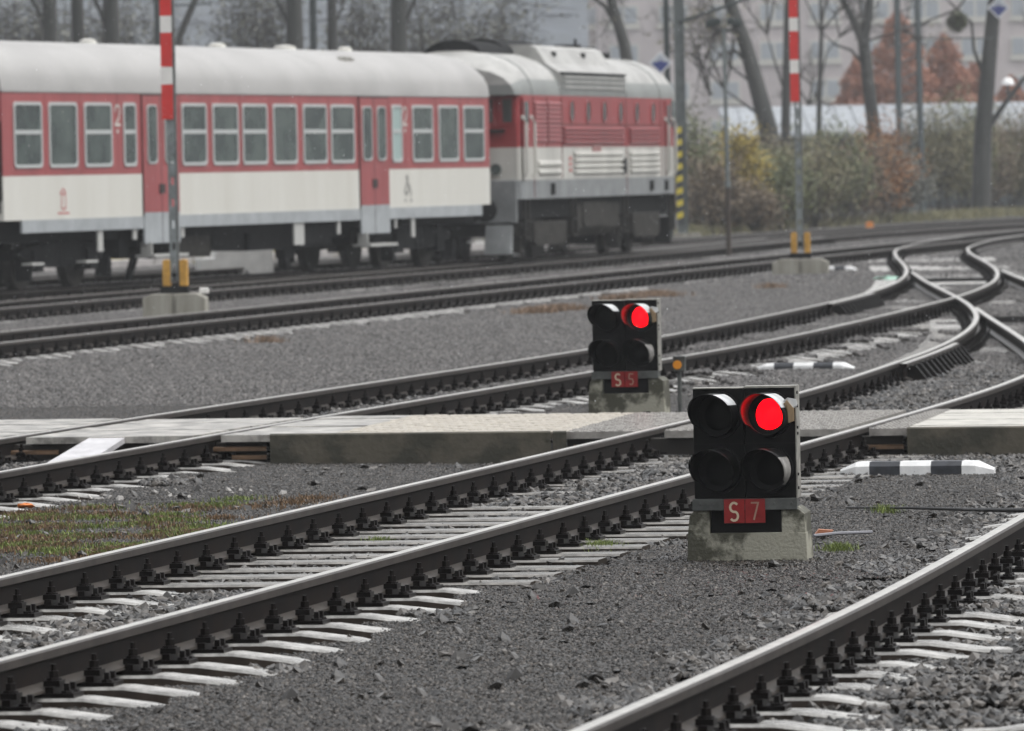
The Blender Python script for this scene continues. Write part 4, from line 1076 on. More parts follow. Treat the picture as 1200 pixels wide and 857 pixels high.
# raised louvred casing over the engine room, near and far side
for s in (1, -1):
    mb = MB(); prof = [(-1.54, 3.36), (-1.54, 3.77), (-1.50, 3.82), (-1.20, 4.02), (-1.0, 4.34), (-.86, 4.40), (-.3, 4.42), (-.3, 3.9)]
    mb.prism([(y * s, z) for y, z in prof], 'x', 3.72, 9.95, 0, side_m=[1, 2, 0, 0, 0, 0, 0, 0]); mb.build('roof_casing', [M_lroof, M_lroofg, M_under], loco)
    lv = MB()
    for z in (3.50, 3.61, 3.71): lv.box(3.85, 9.8, *sorted((s * -1.545, s * -1.565)), z, z + .045)
    lv.build('louvre', M_lroof, loco)
    lg = MB(); lg.box(3.7, 9.95, *sorted((s * -1.50, s * -1.56)), 3.805, 3.835); lg.build('casing_joint', M_under, loco)
mb = MB()
for l in (4.9, 7.7): mb.box(l, l + .12, -1.14, -1.0, 4.17, 4.27)
mb.build('lifting_lug', M_under, loco)
arch = [(.62 * math.cos(t), 4.12 + .36 * math.sin(t)) for t in [math.pi * i / 10 for i in range(11)]]
mb = MB(); mb.prism(arch, 'x', .6, 3.0); mb.prism([(y * .9, z + (.0 if z < 4.2 else .06)) for y, z in arch], 'x', 3.0, 6.6); mb.prism([(y * .9, z) for y, z in arch], 'x', 6.6, 8.9)
mb.build('roof_fan_shroud', M_under, loco, smooth=False)
mb = MB(); mb.box(10.1, 13.4, -.45, .45, 4.2, 4.36); mb.cyl((11.2, 0, 4.3), (11.2, 0, 4.52), .3, n=16); mb.cyl((12.6, 0, 4.3), (12.6, 0, 4.48), .3, n=16); mb.cyl((12.0, 0, 4.3), (12.0, 0, 4.66), .03, n=6)
mb.build('exhaust_stack', M_under, loco)
NL = -WL
for l in (4.62, 6.18, 7.76, 9.39, 11.04, 12.74):
    mb = MB(); pts = rounded_rect(l - .17, l + .17, 2.80, 3.24, .165, 6)
    ring(mb, rounded_rect(l - .20, l + .20, 2.77, 3.27, .19, 6), pts, NL - .02, NL + .01); w = mb.build('porthole', M_lred2, loco)
    g = MB(); g.prism(pts, 'y', NL - .008, NL + .004); g.build('pane', M_glass, w)
for a, b, z0, z1, m, n in ((3.75, 9.6, 2.36, 2.72, M_lred2, 4), (10.2, 13.3, 2.36, 2.72, M_lred2, 4), (4.7, 9.4, 1.72, 2.22, M_lwhite, 4), (10.2, 13.2, 1.72, 2.22, M_lwhite, 4), (1.35, 3.4, 1.72, 2.05, M_lwhite, 2)):
    mb = MB()
    for i in range(n):
        z = z0 + (z1 - z0) * i / n; h = (z1 - z0) / n
        mb.prism([(NL - .004, z), (NL - .055, z + h * .25), (NL - .05, z + h * .55), (NL - .004, z + h * .8)], 'x', a, b)
    mb.build('louvre_panel', m, loco)
for a, b in ((1.15, 2.18), (2.34, 3.5)):
    mb = MB()
    for i in range(9):
        z = 2.40 + i * .092; mb.prism([(NL - .004, z), (NL - .035, z + .02), (NL - .03, z + .045), (NL - .004, z + .075)], 'x', a, b)
    mb.build('radiator_grille', M_lred2, loco)
sm = MB()
for l, z0, z1 in ((1.02, 1.27, 3.3), (2.26, 2.3, 3.3), (3.6, 1.64, 3.3), (3.66, 2.3, 3.3), (9.9, 1.27, 3.3), (13.5, 1.64, 3.3), (13.95, 1.64, 3.3)): sm.box(l, l + .05, NL - .008, NL, z0, z1)
sm.box(1.0, 13.5, NL - .008, NL, 2.735, 2.765); sm.build('panel_seam', mat('dark red seam', (.12, .02, .02), .5), loco)
mb = MB(); mb.box(6.5, 7.35, NL - .012, NL, 2.13, 2.34); mb.build('number_board', mat('dull red board', (.30, .14, .13), .5), loco)
mb = MB()
for z in (2.02, 1.9, 1.78): mb.box(4.28, 4.48, NL - .012, NL, z, z + .07)
mb.build('warning_marks', mat('red marks', (.5, .15, .14), .5), loco)
for a_ in ((9.4, 9.75, 1.72, 2.05), (12.3, 12.5, 1.34, 1.56), (13.85, 14.05, 1.34, 1.56), (2.55, 2.75, 1.32, 1.56)):
    mb = MB(); mb.box(a_[0], a_[1], NL - .05, NL, a_[2], a_[3]); mb.build('socket_box', M_under, loco)
for l in (-.04, .72, 13.9, 14.66):
    hr = MB(); hr.tube([(l, NL - .05, 1.68), (l, NL - .10, 1.8), (l, NL - .10, 2.78), (l - .02, NL - .02, 2.92)], .033, 7); hr.build('handrail', M_lwhite, loco, smooth=True)
for l0, l1 in ((.1, .66), (14.1, 14.6)):
    d = MB(); d.box(l0, l1, NL - .012, NL, 1.64, 2.29, 1); d.box(l0, l1, NL - .012, NL, 2.292, 3.30, 0); dr = d.build('cab_door', [M_lred, M_lwhite], loco)
    g = MB(); g.box(l0 + .1, l1 - .1, NL - .02, NL - .012, 2.75, 3.2); g.build('pane', M_glass, dr)
# cab ends: windscreens, lamps, buffer beam, snow plough
g = MB(); g.box(14.66, 15.02, NL - .012, NL + .02, 2.72, 3.30); g.build('side_window', M_glass, loco)
for x, s in ((0, -1), (LL, 1)):
    for y0, y1 in ((-1.40, -1.10), (-1.0, -.04), (.04, 1.0), (1.10, 1.40)):
        mb = MB(); pts = [(y0, 2.74), (y1, 2.74), (y1, 3.30), (y0, 3.30)]; ins = [(y0 + .05, 2.79), (y1 - .05, 2.79), (y1 - .05, 3.26), (y0 + .05, 3.26)]
        for i in range(4):
            j = (i + 1) % 4; P = lambda p, e: (x + s * e, p[0], p[1])
            mb.add([P(pts[i], .03), P(pts[j], .03), P(ins[j], .03), P(ins[i], .03), P(pts[i], 0), P(pts[j], 0)], [(0, 1, 2, 3), (0, 4, 5, 1)])
        w = mb.build('windscreen', M_lred, loco)
        g = MB(); g.box(*sorted((x + s * .008, x + s * .016)), y0 + .03, y1 - .03, 2.77, 3.28); g.build('pane', M_glass, w)
    mb = MB(); mb.box(*sorted((x, x + s * .18)), -1.22, 1.22, 3.33, 3.50, 0); mb.box(*sorted((x, x + s * .12)), -1.2, 1.2, 2.60, 2.66, 1); mb.build('cab_visor', [M_lroof, M_under], loco, bevel=.02)
    mb = MB(); mb.box(*sorted((x, x + s * .10)), -1.42, 1.42, .78, 1.64, 0); mb.build('buffer_beam', M_lgrey, loco, bevel=.02)
    mb = MB(); mb.prism([(x, .74), (x + s * .12, .74), (x + s * .32, .16), (x + s * .1, .16)], 'y', -1.32, -.78 if s < 0 else 1.25); mb.build('snow_plough', M_lgrey if s < 0 else M_under, loco)
    for y in (-.875, .875):
        q = MB(); q.cyl((x, y, 1.05), (x + s * .5, y, 1.05), .1, n=12); q.cyl((x + s * .5, y, 1.05), (x + s * .58, y, 1.05), .24, n=18); q.build('buffer', M_under, loco, smooth=True)
    for y in (-1.0, 1.0):
        q = MB(); q.cyl((x + s * .02, y, 1.86), (x + s * .10, y, 1.86), .11, n=16); q.build('headlight', M_glass, loco, smooth=True)
bogie(loco, 2.95, 2.4, .50, 1.2, .95, M_under2); bogie(loco, 12.25, 2.4, .50, 1.2, .95, M_under2)
u = MB(); u.box(.2, LL - .2, -1.3, 1.3, .86, 1.27); u.build('underframe', M_under, loco)
q = MB(); q.prism([(-1.3, .45), (-1.42, .6), (-1.42, 1.1), (1.42, 1.1), (1.42, .6), (1.3, .45)], 'x', 5.4, 9.6); q.build('fuel_tank', M_under2, loco)
for l0, l1, z0, z1 in ((1.3, 4.3, .30, .78), (5.9, 8.3, .62, 1.14), (10.9, 13.6, .34, .86)):
    q = MB(); q.prism([(l0, z0 + .1), (l0 + .15, z0), (l1 - .15, z0), (l1, z0 + .1), (l1, z1), (l0, z1)], 'y', -1.46, -1.30); q.build('side_cover', M_under2, loco, bevel=.02)
for l in (4.7, 9.7, .3, 14.6):
    q = MB(); q.box(l, l + .06, -1.5, -1.44, .45, 1.26); q.box(l + .4, l + .46, -1.5, -1.44, .45, 1.26); q.box(l, l + .46, -1.52, -1.42, .45, .49); q.box(l, l + .46, -1.52, -1.42, .8, .83); q.build('foot_ladder', M_under2, loco)
# ------------------------------------------------------------------ behind the tracks: masts, lamps, shrubs, trees, buildings
def ground_at(x, y): return float(gz(x, y)) - .02
M_dark_post = mat('dark painted post', (0.035, 0.045, 0.045), .5, .2)
M_blue = mat('enamel blue', (0.03, 0.045, 0.20), .4)
M_stripe_y = mat('stripe yellow', (0.62, 0.50, 0.05), .5)
M_stripe_k = mat('stripe black', (0.04, 0.045, 0.05), .5)

# overhead line post with yellow and black stripes
r = empty('catenary_post', (5.02, 200, -.2), 0, 'grey overhead line post with yellow and black stripes just right of the engine', 'catenary post')
mb = MB(); mb.box(-.15, -.12, -.14, .14, 0, 9.2); mb.box(.12, .15, -.14, .14, 0, 9.2); mb.box(-.121, .121, -.02, .02, 0, 9.2); mb.build('post', mat('light grey steel', (.17, .19, .19), .5, .3, var=.2, scale=3), r)
for i in range(16):
    z0 = .35 + i * .175; mb = MB(); mb.prism([(-.16, z0), (.02, z0 + .06), (.02, z0 + .23), (-.16, z0 + .17)], 'y', -.165, -.145)
    mb.build('yellow_stripe' if i % 2 else 'black_stripe', M_stripe_y if i % 2 else M_stripe_k, r)
mb = MB(); mb.tube([(0, 0, 6.2), (1.8, -.2, 6.8), (3.6, -.4, 7.5)], .05, 6); mb.tube([(0, 0, 7.6), (1.7, -.2, 7.55), (3.4, -.4, 7.5)], .035, 6); mb.build('cantilever_arm', M_dark_post, r)
mb = MB(); mb.prism([(-.6, -.3), (.6, -.3), (.5, .12), (-.5, .12)], 'y', -.45, .45); mb.build('concrete_foot', M_pier, r)

def diamond(parent, x, z, y, s):
    o = MB(); o.prism([(x, z - s), (x + s, z), (x, z + s), (x - s, z)], 'y', y - .02, y); so = o.build('diamond_sign', mat('sign white', (.72, .73, .74), .4) if 'sign white' not in MATS else MATS['sign white'], parent)
    t = s * .80; q = MB(); q.prism([(x, z - t), (x + t, z), (x + t * .35, z + t * .12), (x, z + t * .30), (x - t * .35, z + t * .12), (x - t, z)], 'y', y - .026, y - .021); q.build('blue_field', M_blue, so)
    q = MB(); q.prism([(x + t, z + .01), (x, z + t), (x - t, z + .01), (x - t * .35, z + t * .14), (x, z + t * .33), (x + t * .35, z + t * .14)], 'y', y - .026, y - .021); q.build('grey_field', MATS.get('sign grey') or mat('sign grey', (.42, .45, .50), .4), so)
r = empty('catenary_post', (4.55, 198, -.2), 0, 'slender dark post carrying a diamond sign above the nose of the engine', 'catenary post')
mb = MB(); mb.box(-.02, .14, -.1, .1, 0, 9); mb.build('post', M_dark_post, r)
diamond(r, -.13, 5.02, -.12, .33)
mb = MB(); mb.tube([(0.05, 0, 7.05), (-6, .5, 7.1), (-16, 1, 7.2)], .022, 5); mb.build('feeder_wire', M_dark_post, r)

# twin floodlight post
r = empty('lamp_post', (4.96, 156.4, -.2), 0, 'thin post with two dark floodlights standing before the shrubs', 'lamp post')
mb = MB(); mb.cyl((0, 0, -.1), (0, 0, 1.65), .062, .055, n=10); mb.build('lower_post', mat('rusty dark post', (.05, .038, .03), .6), r, smooth=True)
mb = MB(); mb.cyl((0, 0, 1.6), (-.02, 0, 5.15), .048, .044, n=10); mb.cyl((0, 0, 1.55), (0, 0, 1.7), .07, n=10); mb.build('post', MATS['light grey steel'], r, smooth=True)
mb = MB(); mb.tube([(-.30, 0, 5.22), (-.16, 0, 5.10), (.12, 0, 5.10), (.28, 0, 5.22)], .02, 6); mb.build('cross_arm', M_dark_post, r)
for s in (-1, 1):
    mb = MB(); M = Matrix.Translation((s * .24 - .02, 0, 5.27)) @ Matrix.Rotation(s * .25, 4, 'Y')
    mb.box(-.17, .17, -.14, .12, -.07, .07, 0, M); mb.box(-.12, .12, -.10, .08, .07, .10, 0, M); mb.build('floodlight', M_dark_post, r, bevel=.012)
    g = MB(); g.box(-.12, .12, -.125, -.121, -.04, .05, 0, M); g.build('glass', M_glass, r.children[-1])

# lattice mast
r = empty('lattice_mast', (14.85, 255, -.2), 0, 'grey lattice mast of two steel legs standing before the right shrubs', 'lattice mast')
mb = MB()
for x, dx in ((-.40, 0), (.40, -.06)):
    for y in (-.2, .2): mb.tube([(x * 1.12, y, 0), (x + dx * .3, y, 4), (x + dx, y * .8, 10.5)], .11, 4)
for x, dx in ((-.40, 0), (.40, -.06)):
    for i in range(12):
        z = i * .85; xx = x * (1.12 if z < 2 else 1.0)
        mb.tube([(xx - .06, -.21, z), (xx + .06, -.21, z + .42)], .03, 4); mb.tube([(xx + .06, -.21, z + .42), (xx - .06, -.21, z + .85)], .02, 4)
mb.build('leg', mat('mast steel', (.085, .105, .11), .5, .3), r)
mb = MB(); 
for i in range(16):
    z = .1 + i * .62; mb.tube([(-.4, -.2, z), (.4, -.2, z + .31)], .035, 4); mb.tube([(.4, -.2, z + .31), (-.4, -.2, z + .62)], .022, 4)
mb.build('lacing', MATS['light grey steel'], r)
mb = MB(); mb.box(-.22, .2, -.24, -.22, .1, 2.1); mb.build('guard_panel', MATS['light grey steel'], r)
mb = MB(); mb.prism([(-1.5, -.4), (1.6, -.4), (1.1, .10), (-1.0, .10)], 'y', -.9, .9); mb.build('concrete_foot', M_pier, r)
mb = MB(); mb.tube([(0, -.2, 6.6), (3.2, -.3, 6.55)], .03, 5); mb.tube([(.3, -.2, 6.6), (.5, -.2, 6.6)], .08, 6); mb.build('bracket_arm', M_dark_post, r)

# pole behind the left striped mast and another at the back
for x, y, w, lab in ((-10.3, 205, .09, 'thin dark pole rising behind the coach roof beside the left striped mast'), (-5.55, 200, .10, 'thin dark pole rising behind the middle of the coach roof')):
    r = empty('line_pole', (x, y, -.2), 0, lab, 'pole'); mb = MB(); mb.cyl((0, 0, 0), (0, 0, 9.5), w * 1.2, w, n=8); mb.build('pole', M_dark_post, r, smooth=True)
    mb = MB(); mb.tube([(0, 0, 7.1), (1.6, 0, 7.15)], .03, 5); mb.build('bracket_arm', M_dark_post, r)

# ---- foliage
def leaf_mesh(name, P, size, m, tone, up=.3):
    n = len(P); a = rng.normal(0, 1, (n, 3)); a /= np.linalg.norm(a, axis=1)[:, None]
    b = rng.normal(0, 1, (n, 3)); b -= a * (a * b).sum(1)[:, None]; b /= np.linalg.norm(b, axis=1)[:, None]
    s = (size * rng.uniform(.6, 1.3, n))[:, None]
    V = np.stack([P - a * s, P - b * s * .55, P + a * s, P + b * s * .55], 1).reshape(-1, 3)
    return raw_mesh(name, V, np.arange(4 * n).reshape(n, 4), m, tone)
FOL = {
 'green': mat('green leaves', (0.08, 0.095, 0.045), .6, attr=True, col2=(0.22, 0.24, 0.11)),
 'olive': mat('olive leaves', (0.10, 0.092, 0.05), .6, attr=True, col2=(0.28, 0.25, 0.14)),
 'brown': mat('brown leaves', (0.10, 0.08, 0.055), .6, attr=True, col2=(0.27, 0.20, 0.13)),
 'yellow': mat('yellow leaves', (0.20, 0.15, 0.03), .6, attr=True, col2=(0.48, 0.37, 0.07)),
 'orange': mat('orange leaves of shrub', (0.20, 0.085, 0.03), .6, attr=True, col2=(0.42, 0.20, 0.07)),
 'rust': mat('rust red needles', (0.24, 0.10, 0.065), .65, attr=True, col2=(0.46, 0.22, 0.14)),
 'grey': mat('grey twigs', (0.11, 0.115, 0.10), .7, attr=True, col2=(0.26, 0.26, 0.22)),
}
M_bark = mat('wet bark', (0.055, 0.055, 0.05), .7, col2=(0.028, 0.03, 0.028), scale=3, streak=True)
M_twig = mat('dark twigs', (0.045, 0.04, 0.035), .7)
def twigs(name, P0, P1, r, m, parent, mid=None):
    """many thin triangular sticks, one surface"""
    n = len(P0); d = P1 - P0; s = np.cross(d, rng.normal(0, 1, (n, 3))); s /= (np.linalg.norm(s, axis=1)[:, None] + 1e-9); t = np.cross(d, s); t /= (np.linalg.norm(t, axis=1)[:, None] + 1e-9)
    r = np.asarray(r).reshape(-1, 1) * np.ones((n, 1))
    ring = lambda P, k: [P + s * r * k, P - s * r * k * .5 + t * r * k * .87, P - s * r * k * .5 - t * r * k * .87]
    V = np.stack(ring(P0, 1) + ring(P1, .45), 1).reshape(-1, 3); b = (np.arange(n) * 6)[:, None]
    Q = np.concatenate([b + np.array([[0, 1, 4, 3]]), b + np.array([[1, 2, 5, 4]]), b + np.array([[2, 0, 3, 5]])])
    return link(name, raw_mesh(name, V, Q, m), parent)
def shrub(x, y, w, h, kind, label, n=5200, top=.5, size=.05, dens=1.0, dep=1.0):
    z0 = ground_at(x, y); r = empty('shrub', (x, y, z0), rng.uniform(0, .5), label, 'shrub', 'autumn shrubs behind the tracks')
    ns = 46; bx = rng.normal(0, w * .16, ns); by = rng.normal(0, .25, ns); a = rng.uniform(0, 2 * math.pi, ns); q = rng.uniform(.2, 1, ns)
    tips = np.stack([bx + np.cos(a) * w * .5 * q, by + np.sin(a) * dep * q, h * (1 - .45 * q ** 2) * rng.uniform(.65, 1.05, ns)], -1)
    base = np.stack([bx * .5, by * .5, np.full(ns, -.05)], -1)
    mid = (base + tips) * .5 + rng.normal(0, .12, (ns, 3))
    P0 = np.concatenate([base, mid]); P1 = np.concatenate([mid, tips])
    # side twigs
    nt_w = 420 if h < 5.5 else 2600
    k = rng.integers(0, ns, nt_w); f = rng.uniform(.3, 1, nt_w)[:, None]; s0 = base[k] + (tips[k] - base[k]) * f; s1 = s0 + (1 if h < 5.5 else 2.4) * rng.normal(0, 1, (nt_w, 3)) * np.array([.22, .22, .16]) + np.array([0, 0, .18])
    twigs('stems', np.concatenate([P0, s0]), np.concatenate([P1, s1]), np.concatenate([np.full(len(P0), .018), np.full(nt_w, .008 if h < 5.5 else .014)]), M_twig, r)
    k = rng.integers(0, len(s1), n); c = s1[k]; P = c + rng.normal(0, 1, (n, 3)) * np.array([.20, .20, .20]) * (w / 2.6) ** .5
    P[:, 2] = np.clip(P[:, 2], .02, None); keep = rng.uniform(0, 1, n) < (.35 + .65 * (P[:, 2] / h).clip(0, 1)) * dens + .15
    P = P[keep]; cl = (np.sin(k[keep] * 12.9) * .5 + .5)
    link('foliage', leaf_mesh('foliage', P, size, FOL[kind], np.clip(cl * .6 + rng.uniform(0, .5, len(P)) - .05, 0, 1)), r)
def px(xp, Y): return (xp - 600 + .02 * 60) / FPX * Y      # eastward position at distance Y, from the survey of the photograph
shr = [(812, 212, 2.2, 3.9, 'green', 'tall green shrub immediately right of the striped overhead line post'), (838, 206, 2.0, 2.6, 'brown', 'low brown shrub behind the floodlight post'),
 (845, 216, 2.4, 3.4, 'green', 'green shrub behind the floodlight post'), (868, 209, 1.2, 3.2, 'yellow', 'narrow bright yellow shrub just right of the floodlight post'),
 (884, 207, 1.0, 1.3, 'brown', 'low reddish brown shrub at the foot of the yellow shrub'), (895, 216, 2.6, 2.9, 'olive', 'olive shrub between the yellow shrub and the right striped mast'),
 (915, 212, 2.2, 2.6, 'green', 'green shrub just left of the right striped mast'), (925, 220, 2.4, 3.1, 'brown', 'brown shrub directly behind the right striped mast'),
 (953, 218, 2.6, 3.2, 'olive', 'olive shrub just right of the right striped mast'), (978, 224, 2.8, 3.3, 'green', 'yellow green shrub between the right mast and the Y shaped tree'),
 (1003, 228, 2.6, 2.9, 'brown', 'brown shrub left of the Y shaped tree foot'), (1035, 232, 2.6, 3.3, 'orange', 'orange leaved shrub left of the lattice mast'),
 (1055, 240, 2.4, 2.4, 'grey', 'bare grey shrub behind the lattice mast'), (1104, 262, 3.2, 4.3, 'olive', 'dense olive shrub just right of the lattice mast'),
 (1132, 264, 3.4, 4.6, 'green', 'tallest dense green brown shrub right of the lattice mast'), (1160, 266, 3.2, 4.2, 'brown', 'dense brown shrub in front of the thick trunk at the right'),
 (1188, 268, 3.4, 4.1, 'olive', 'dense olive shrub at the right edge'), (1222, 270, 3.6, 4.2, 'brown', 'brown shrub at the far right end of the row')]
for xp, Y, w, h, kd, lb in shr: shrub(px(xp, Y), Y, w, h, kd, lb, n=9000 if Y > 255 else 6500, size=.055, dens=1.0 if Y > 250 else .85)
# low dry grass at the foot of the shrubs
V = []
blades('verge_grass', [(px(x, Y), Y, 1.6, 1.2, 420) for x, Y in [(810 + 22 * i, 203 + i * 3.1) for i in range(19)]] + [(px(x, Y), Y, 2.2, 1.4, 420) for x, Y in [(90, 158), (150, 160), (210, 163), (260, 165), (320, 168), (390, 172), (450, 176), (520, 180), (640, 186), (700, 190)]],
       mat('verge grass', (.10, .10, .045), .7, attr=True, col2=(.26, .23, .12)), 'dry grass verge at the foot of the shrubs and behind the train', .08, .38, .014)

def tree(xp, Y, pts, limbs, label, leaf=None, crown_z=(7.5, 12.5), spread=3.5, nl=1500, name='tree', lean_m=None):
    """pts: trunk as (photo x, height, radius); limbs: lists of the same"""
    x0 = px(xp, Y); r = empty(name, (x0, Y, ground_at(x0, Y)), 0, label, 'tree', 'trees behind the tracks')
    mb = MB(); W = lambda l: [(px(a, Y) - x0, rng.normal(0, .04), z + .2) for a, z, q in l]
    mb.tube(W(pts), [q for a, z, q in pts], 10); mb.build('trunk', M_bark, r, smooth=True)
    tops = [W(pts)[-1]]
    for l in limbs:
        q = MB(); q.tube(W(l), [c for a, z, c in l], 7); q.build('limb', M_bark, r, smooth=True); tops.append(W(l)[-1])
    P0, P1, rr_ = [], [], []
    def grow(p, d, L, rad, depth):
        e = p + d * L; P0.append(p); P1.append(e); rr_.append(rad)
        if depth == 0: return
        for _ in range(3 if depth > 1 else 4):
            nd = d + rng.normal(0, .55, 3) + np.array([0, 0, .12]); nd /= np.linalg.norm(nd)
            grow(p + d * L * rng.uniform(.45, 1), nd, L * rng.uniform(.5, .72), rad * .55, depth - 1)
    for t in tops:
        t = np.array(t)
        for _ in range(3):
            d = rng.normal(0, .45, 3) + np.array([0, 0, .9]); d /= np.linalg.norm(d); grow(t, d, spread * .55, .055, 5)
    P0, P1 = np.array(P0), np.array(P1)
    cr = twigs('crown', P0, P1, np.array(rr_), M_twig, r)
    if leaf:
        k = rng.integers(0, len(P1), nl); P = P1[k] + rng.normal(0, .25, (nl, 3))
        link('leaves', leaf_mesh('leaves', P, .07, FOL[leaf], rng.uniform(0, 1, nl)), cr)
    return r
t3 = [
 tree(905, 250, [(912, 0, .42), (905, 3.1, .36), (893, 4.6, .30), (880, 6.2, .26), (862, 7.8, .22), (850, 9.5, .16)],
      [[(881, 5.6, .09), (868, 6.0, .07), (850, 5.9, .05), (835, 5.2, .03), (838, 4.4, .015)], [(894, 4.5, .08), (880, 5.0, .05), (862, 5.4, .03)], [(899, 3.6, .07), (880, 4.0, .05), (855, 4.6, .03)]],
      'leaning bare tree trunk behind the floodlight post, sloping up to the left', 'olive', nl=700),
 tree(1030, 252, [(1032, 0, .30), (1028, 3.1, .25), (1022, 5.0, .24), (1018, 6.3, .22)],
      [[(1018, 6.2, .17), (1008, 7.0, .15), (993, 7.9, .13), (984, 9.3, .09)], [(1018, 6.2, .18), (1024, 7.2, .16), (1027, 8.2, .13), (1030, 9.8, .09)], [(1014, 5.6, .07), (1003, 6.0, .06), (985, 6.2, .04), (968, 6.7, .02)]],
      'Y shaped bare tree forking left of the lattice mast', 'olive', nl=300),
 tree(1155, 256, [(1152, 0, .38), (1156, 3.0, .33), (1163, 5.2, .30), (1168, 6.6, .28), (1174, 8.2, .25), (1178, 10, .18)],
      [[(1158, 5.0, .09), (1147, 6.0, .06), (1145, 7.0, .05), (1128, 7.5, .04)], [(1160, 3.0, .12), (1180, 3.9, .10), (1205, 4.9, .08), (1230, 5.6, .05)]],
      'thick bare trunk at the right behind the dense shrubs', None),
 tree(925, 262, [(924, 0, .22), (925, 3.5, .18), (928, 6.0, .15), (930, 9, .1)], [[(926, 4.5, .06), (915, 5.6, .04), (905, 6.8, .02)]], 'slim upright trunk directly behind the right striped mast', 'olive', nl=900),
 tree(966, 268, [(960, 0, .12), (965, 4.5, .10), (969, 7.0, .08), (968, 9, .05)], [[(966, 5.0, .04), (975, 6.2, .03), (990, 6.8, .02)], [(965, 4.8, .03), (952, 4.2, .02)]], 'very thin sapling between the right striped mast and the Y shaped tree', None, spread=2),
 tree(745, 232, [(752, 0, .28), (745, 4.6, .24), (738, 6.0, .2), (726, 7.2, .17), (716, 8.6, .14)], [[(731, 6.6, .1), (716, 7.3, .07), (690, 7.9, .05), (665, 8.0, .03)]], 'leaning trunk rising behind the middle of the engine roof', 'olive', nl=300),
 tree(474, 222, [(476, 0, .34), (474, 6, .28), (474, 9, .22)], [[(474, 6.2, .1), (490, 7.2, .07), (505, 8.2, .04)]], 'trunk behind the coach roof near the engine end', 'grey', nl=2200),
 tree(394, 226, [(394, 0, .2), (396, 6, .17), (397, 9, .14)], [[(395, 6.4, .06), (410, 7.4, .04)]], 'slim trunk behind the coach roof right of the thin pole', 'grey', nl=1500),
 tree(352, 218, [(352, 0, .34), (352, 6, .28), (353, 9, .22)], [[(352, 6.3, .1), (335, 7.2, .06), (318, 8.0, .03)]], 'thick trunk behind the coach roof left of the middle pole', 'grey', nl=2600),
 tree(217, 216, [(196, 0, .16), (217, 6.2, .12), (250, 8.2, .1), (262, 9.2, .08)], [], 'slanting thin trunk rising right of the left striped mast', 'grey', nl=500, spread=2.5),
 tree(138, 214, [(138, 0, .3), (138, 6.5, .26), (137, 9, .2)], [[(138, 6.3, .09), (122, 7.2, .06), (108, 8.2, .04)]], 'dark trunk behind the coach roof nearest the left striped mast', 'grey', nl=1700),
 tree(98, 216, [(102, 0, .24), (99, 6.5, .2), (96, 9, .17)], [], 'middle dark trunk of the three behind the left part of the coach', 'grey', nl=1700),
 tree(66, 212, [(66, 0, .26), (66, 6.5, .23), (65, 9, .2)], [[(66, 6.2, .09), (50, 7.2, .06), (30, 8.0, .03)]], 'leftmost dark trunk behind the coach roof', 'grey', nl=1500),
]
diamond(t3[2], px(1178, 255) - px(1155, 256), 7.72, -.42, .42)
mt = empty('mistletoe', (px(1128, 255.8), 255.8, 7.0), 0, 'round dark mistletoe ball hanging by the thick trunk at the right', 'mistletoe')
a = rng.normal(0, 1, (900, 3)); a /= np.linalg.norm(a, axis=1)[:, None]
twigs('sprigs', a * .05, a * rng.uniform(.28, .42, 900)[:, None], .012, M_twig, mt)
link('foliage', leaf_mesh('foliage', a * rng.uniform(.15, .44, 900)[:, None], .05, FOL['green'], rng.uniform(0, .5, 900)), mt)

# dense twiggy undergrowth behind the coach: grey shrubs seen over the roof
for i, (xp, Y, h, kd) in enumerate(((25, 226, 7.4, 'grey'), (92, 230, 7.0, 'grey'), (168, 232, 6.8, 'grey'), (305, 228, 7.6, 'grey'), (425, 232, 7.2, 'grey'), (520, 236, 7.4, 'grey'), (575, 240, 7.0, 'grey'))):
    lab = ['tall grey thicket at the far left above the coach roof', 'grey thicket behind the three dark trunks', 'grey thicket just left of the left striped mast', 'grey thicket left of the thick trunk over the coach',
           'grey thicket over the right part of the coach roof', 'grey thicket over the coupling of coach and engine', 'grey thicket behind the rear cab of the engine'][i]
    shrub(px(xp, Y), Y, 3.4, h + 2.2, kd, lab, n=5000, size=.08, dens=.9, dep=1.6)

# rusty conical larch-like trees
def conifer(xp, Y, h, w, label):
    x = px(xp, Y); r = empty('conifer_tree', (x, Y, ground_at(x, Y)), 0, label, 'tree', 'rusty autumn conifers')
    mb = MB(); mb.cyl((0, 0, 0), (0, 0, h * .97), .16, .02, n=8); mb.build('trunk', M_bark, r, smooth=True)
    n = 30000; z = h * (1 - rng.uniform(0, 1, n) ** .55); z = np.clip(z, .6, h)
    ang = rng.uniform(0, 2 * math.pi, n); tier = .80 + .2 * np.sin(z * 5.2 + np.sin(ang * 3) * 1.2) + .12 * np.sin(ang * 5 + z)
    rad = (w / 2) * ((h - z) / h) ** .62 * tier * rng.uniform(.25, 1, n) ** .5
    P = np.stack([rad * np.cos(ang), rad * np.sin(ang), z - rad * .18 + rng.normal(0, .08, n)], -1)
    link('crown', leaf_mesh('crown', P, .10, FOL['rust'], np.clip(.5 + .35 * np.sin(z * 5.2 + ang * 2) + rng.normal(0, .2, n), 0, 1)), r)
conifer(1058, 330, 9.4, 7.4, 'tallest rusty conifer, its tip behind the lattice mast')
conifer(1112, 334, 8.3, 6.6, 'rusty conifer between the lattice mast and the thick trunk')
conifer(1146, 338, 6.9, 5.6, 'lower rusty conifer beside the thick trunk')
conifer(1008, 336, 7.2, 5.0, 'small rusty conifer behind the Y shaped tree')
conifer(1190, 342, 6.2, 6.4, 'broad low rusty conifer at the right edge')

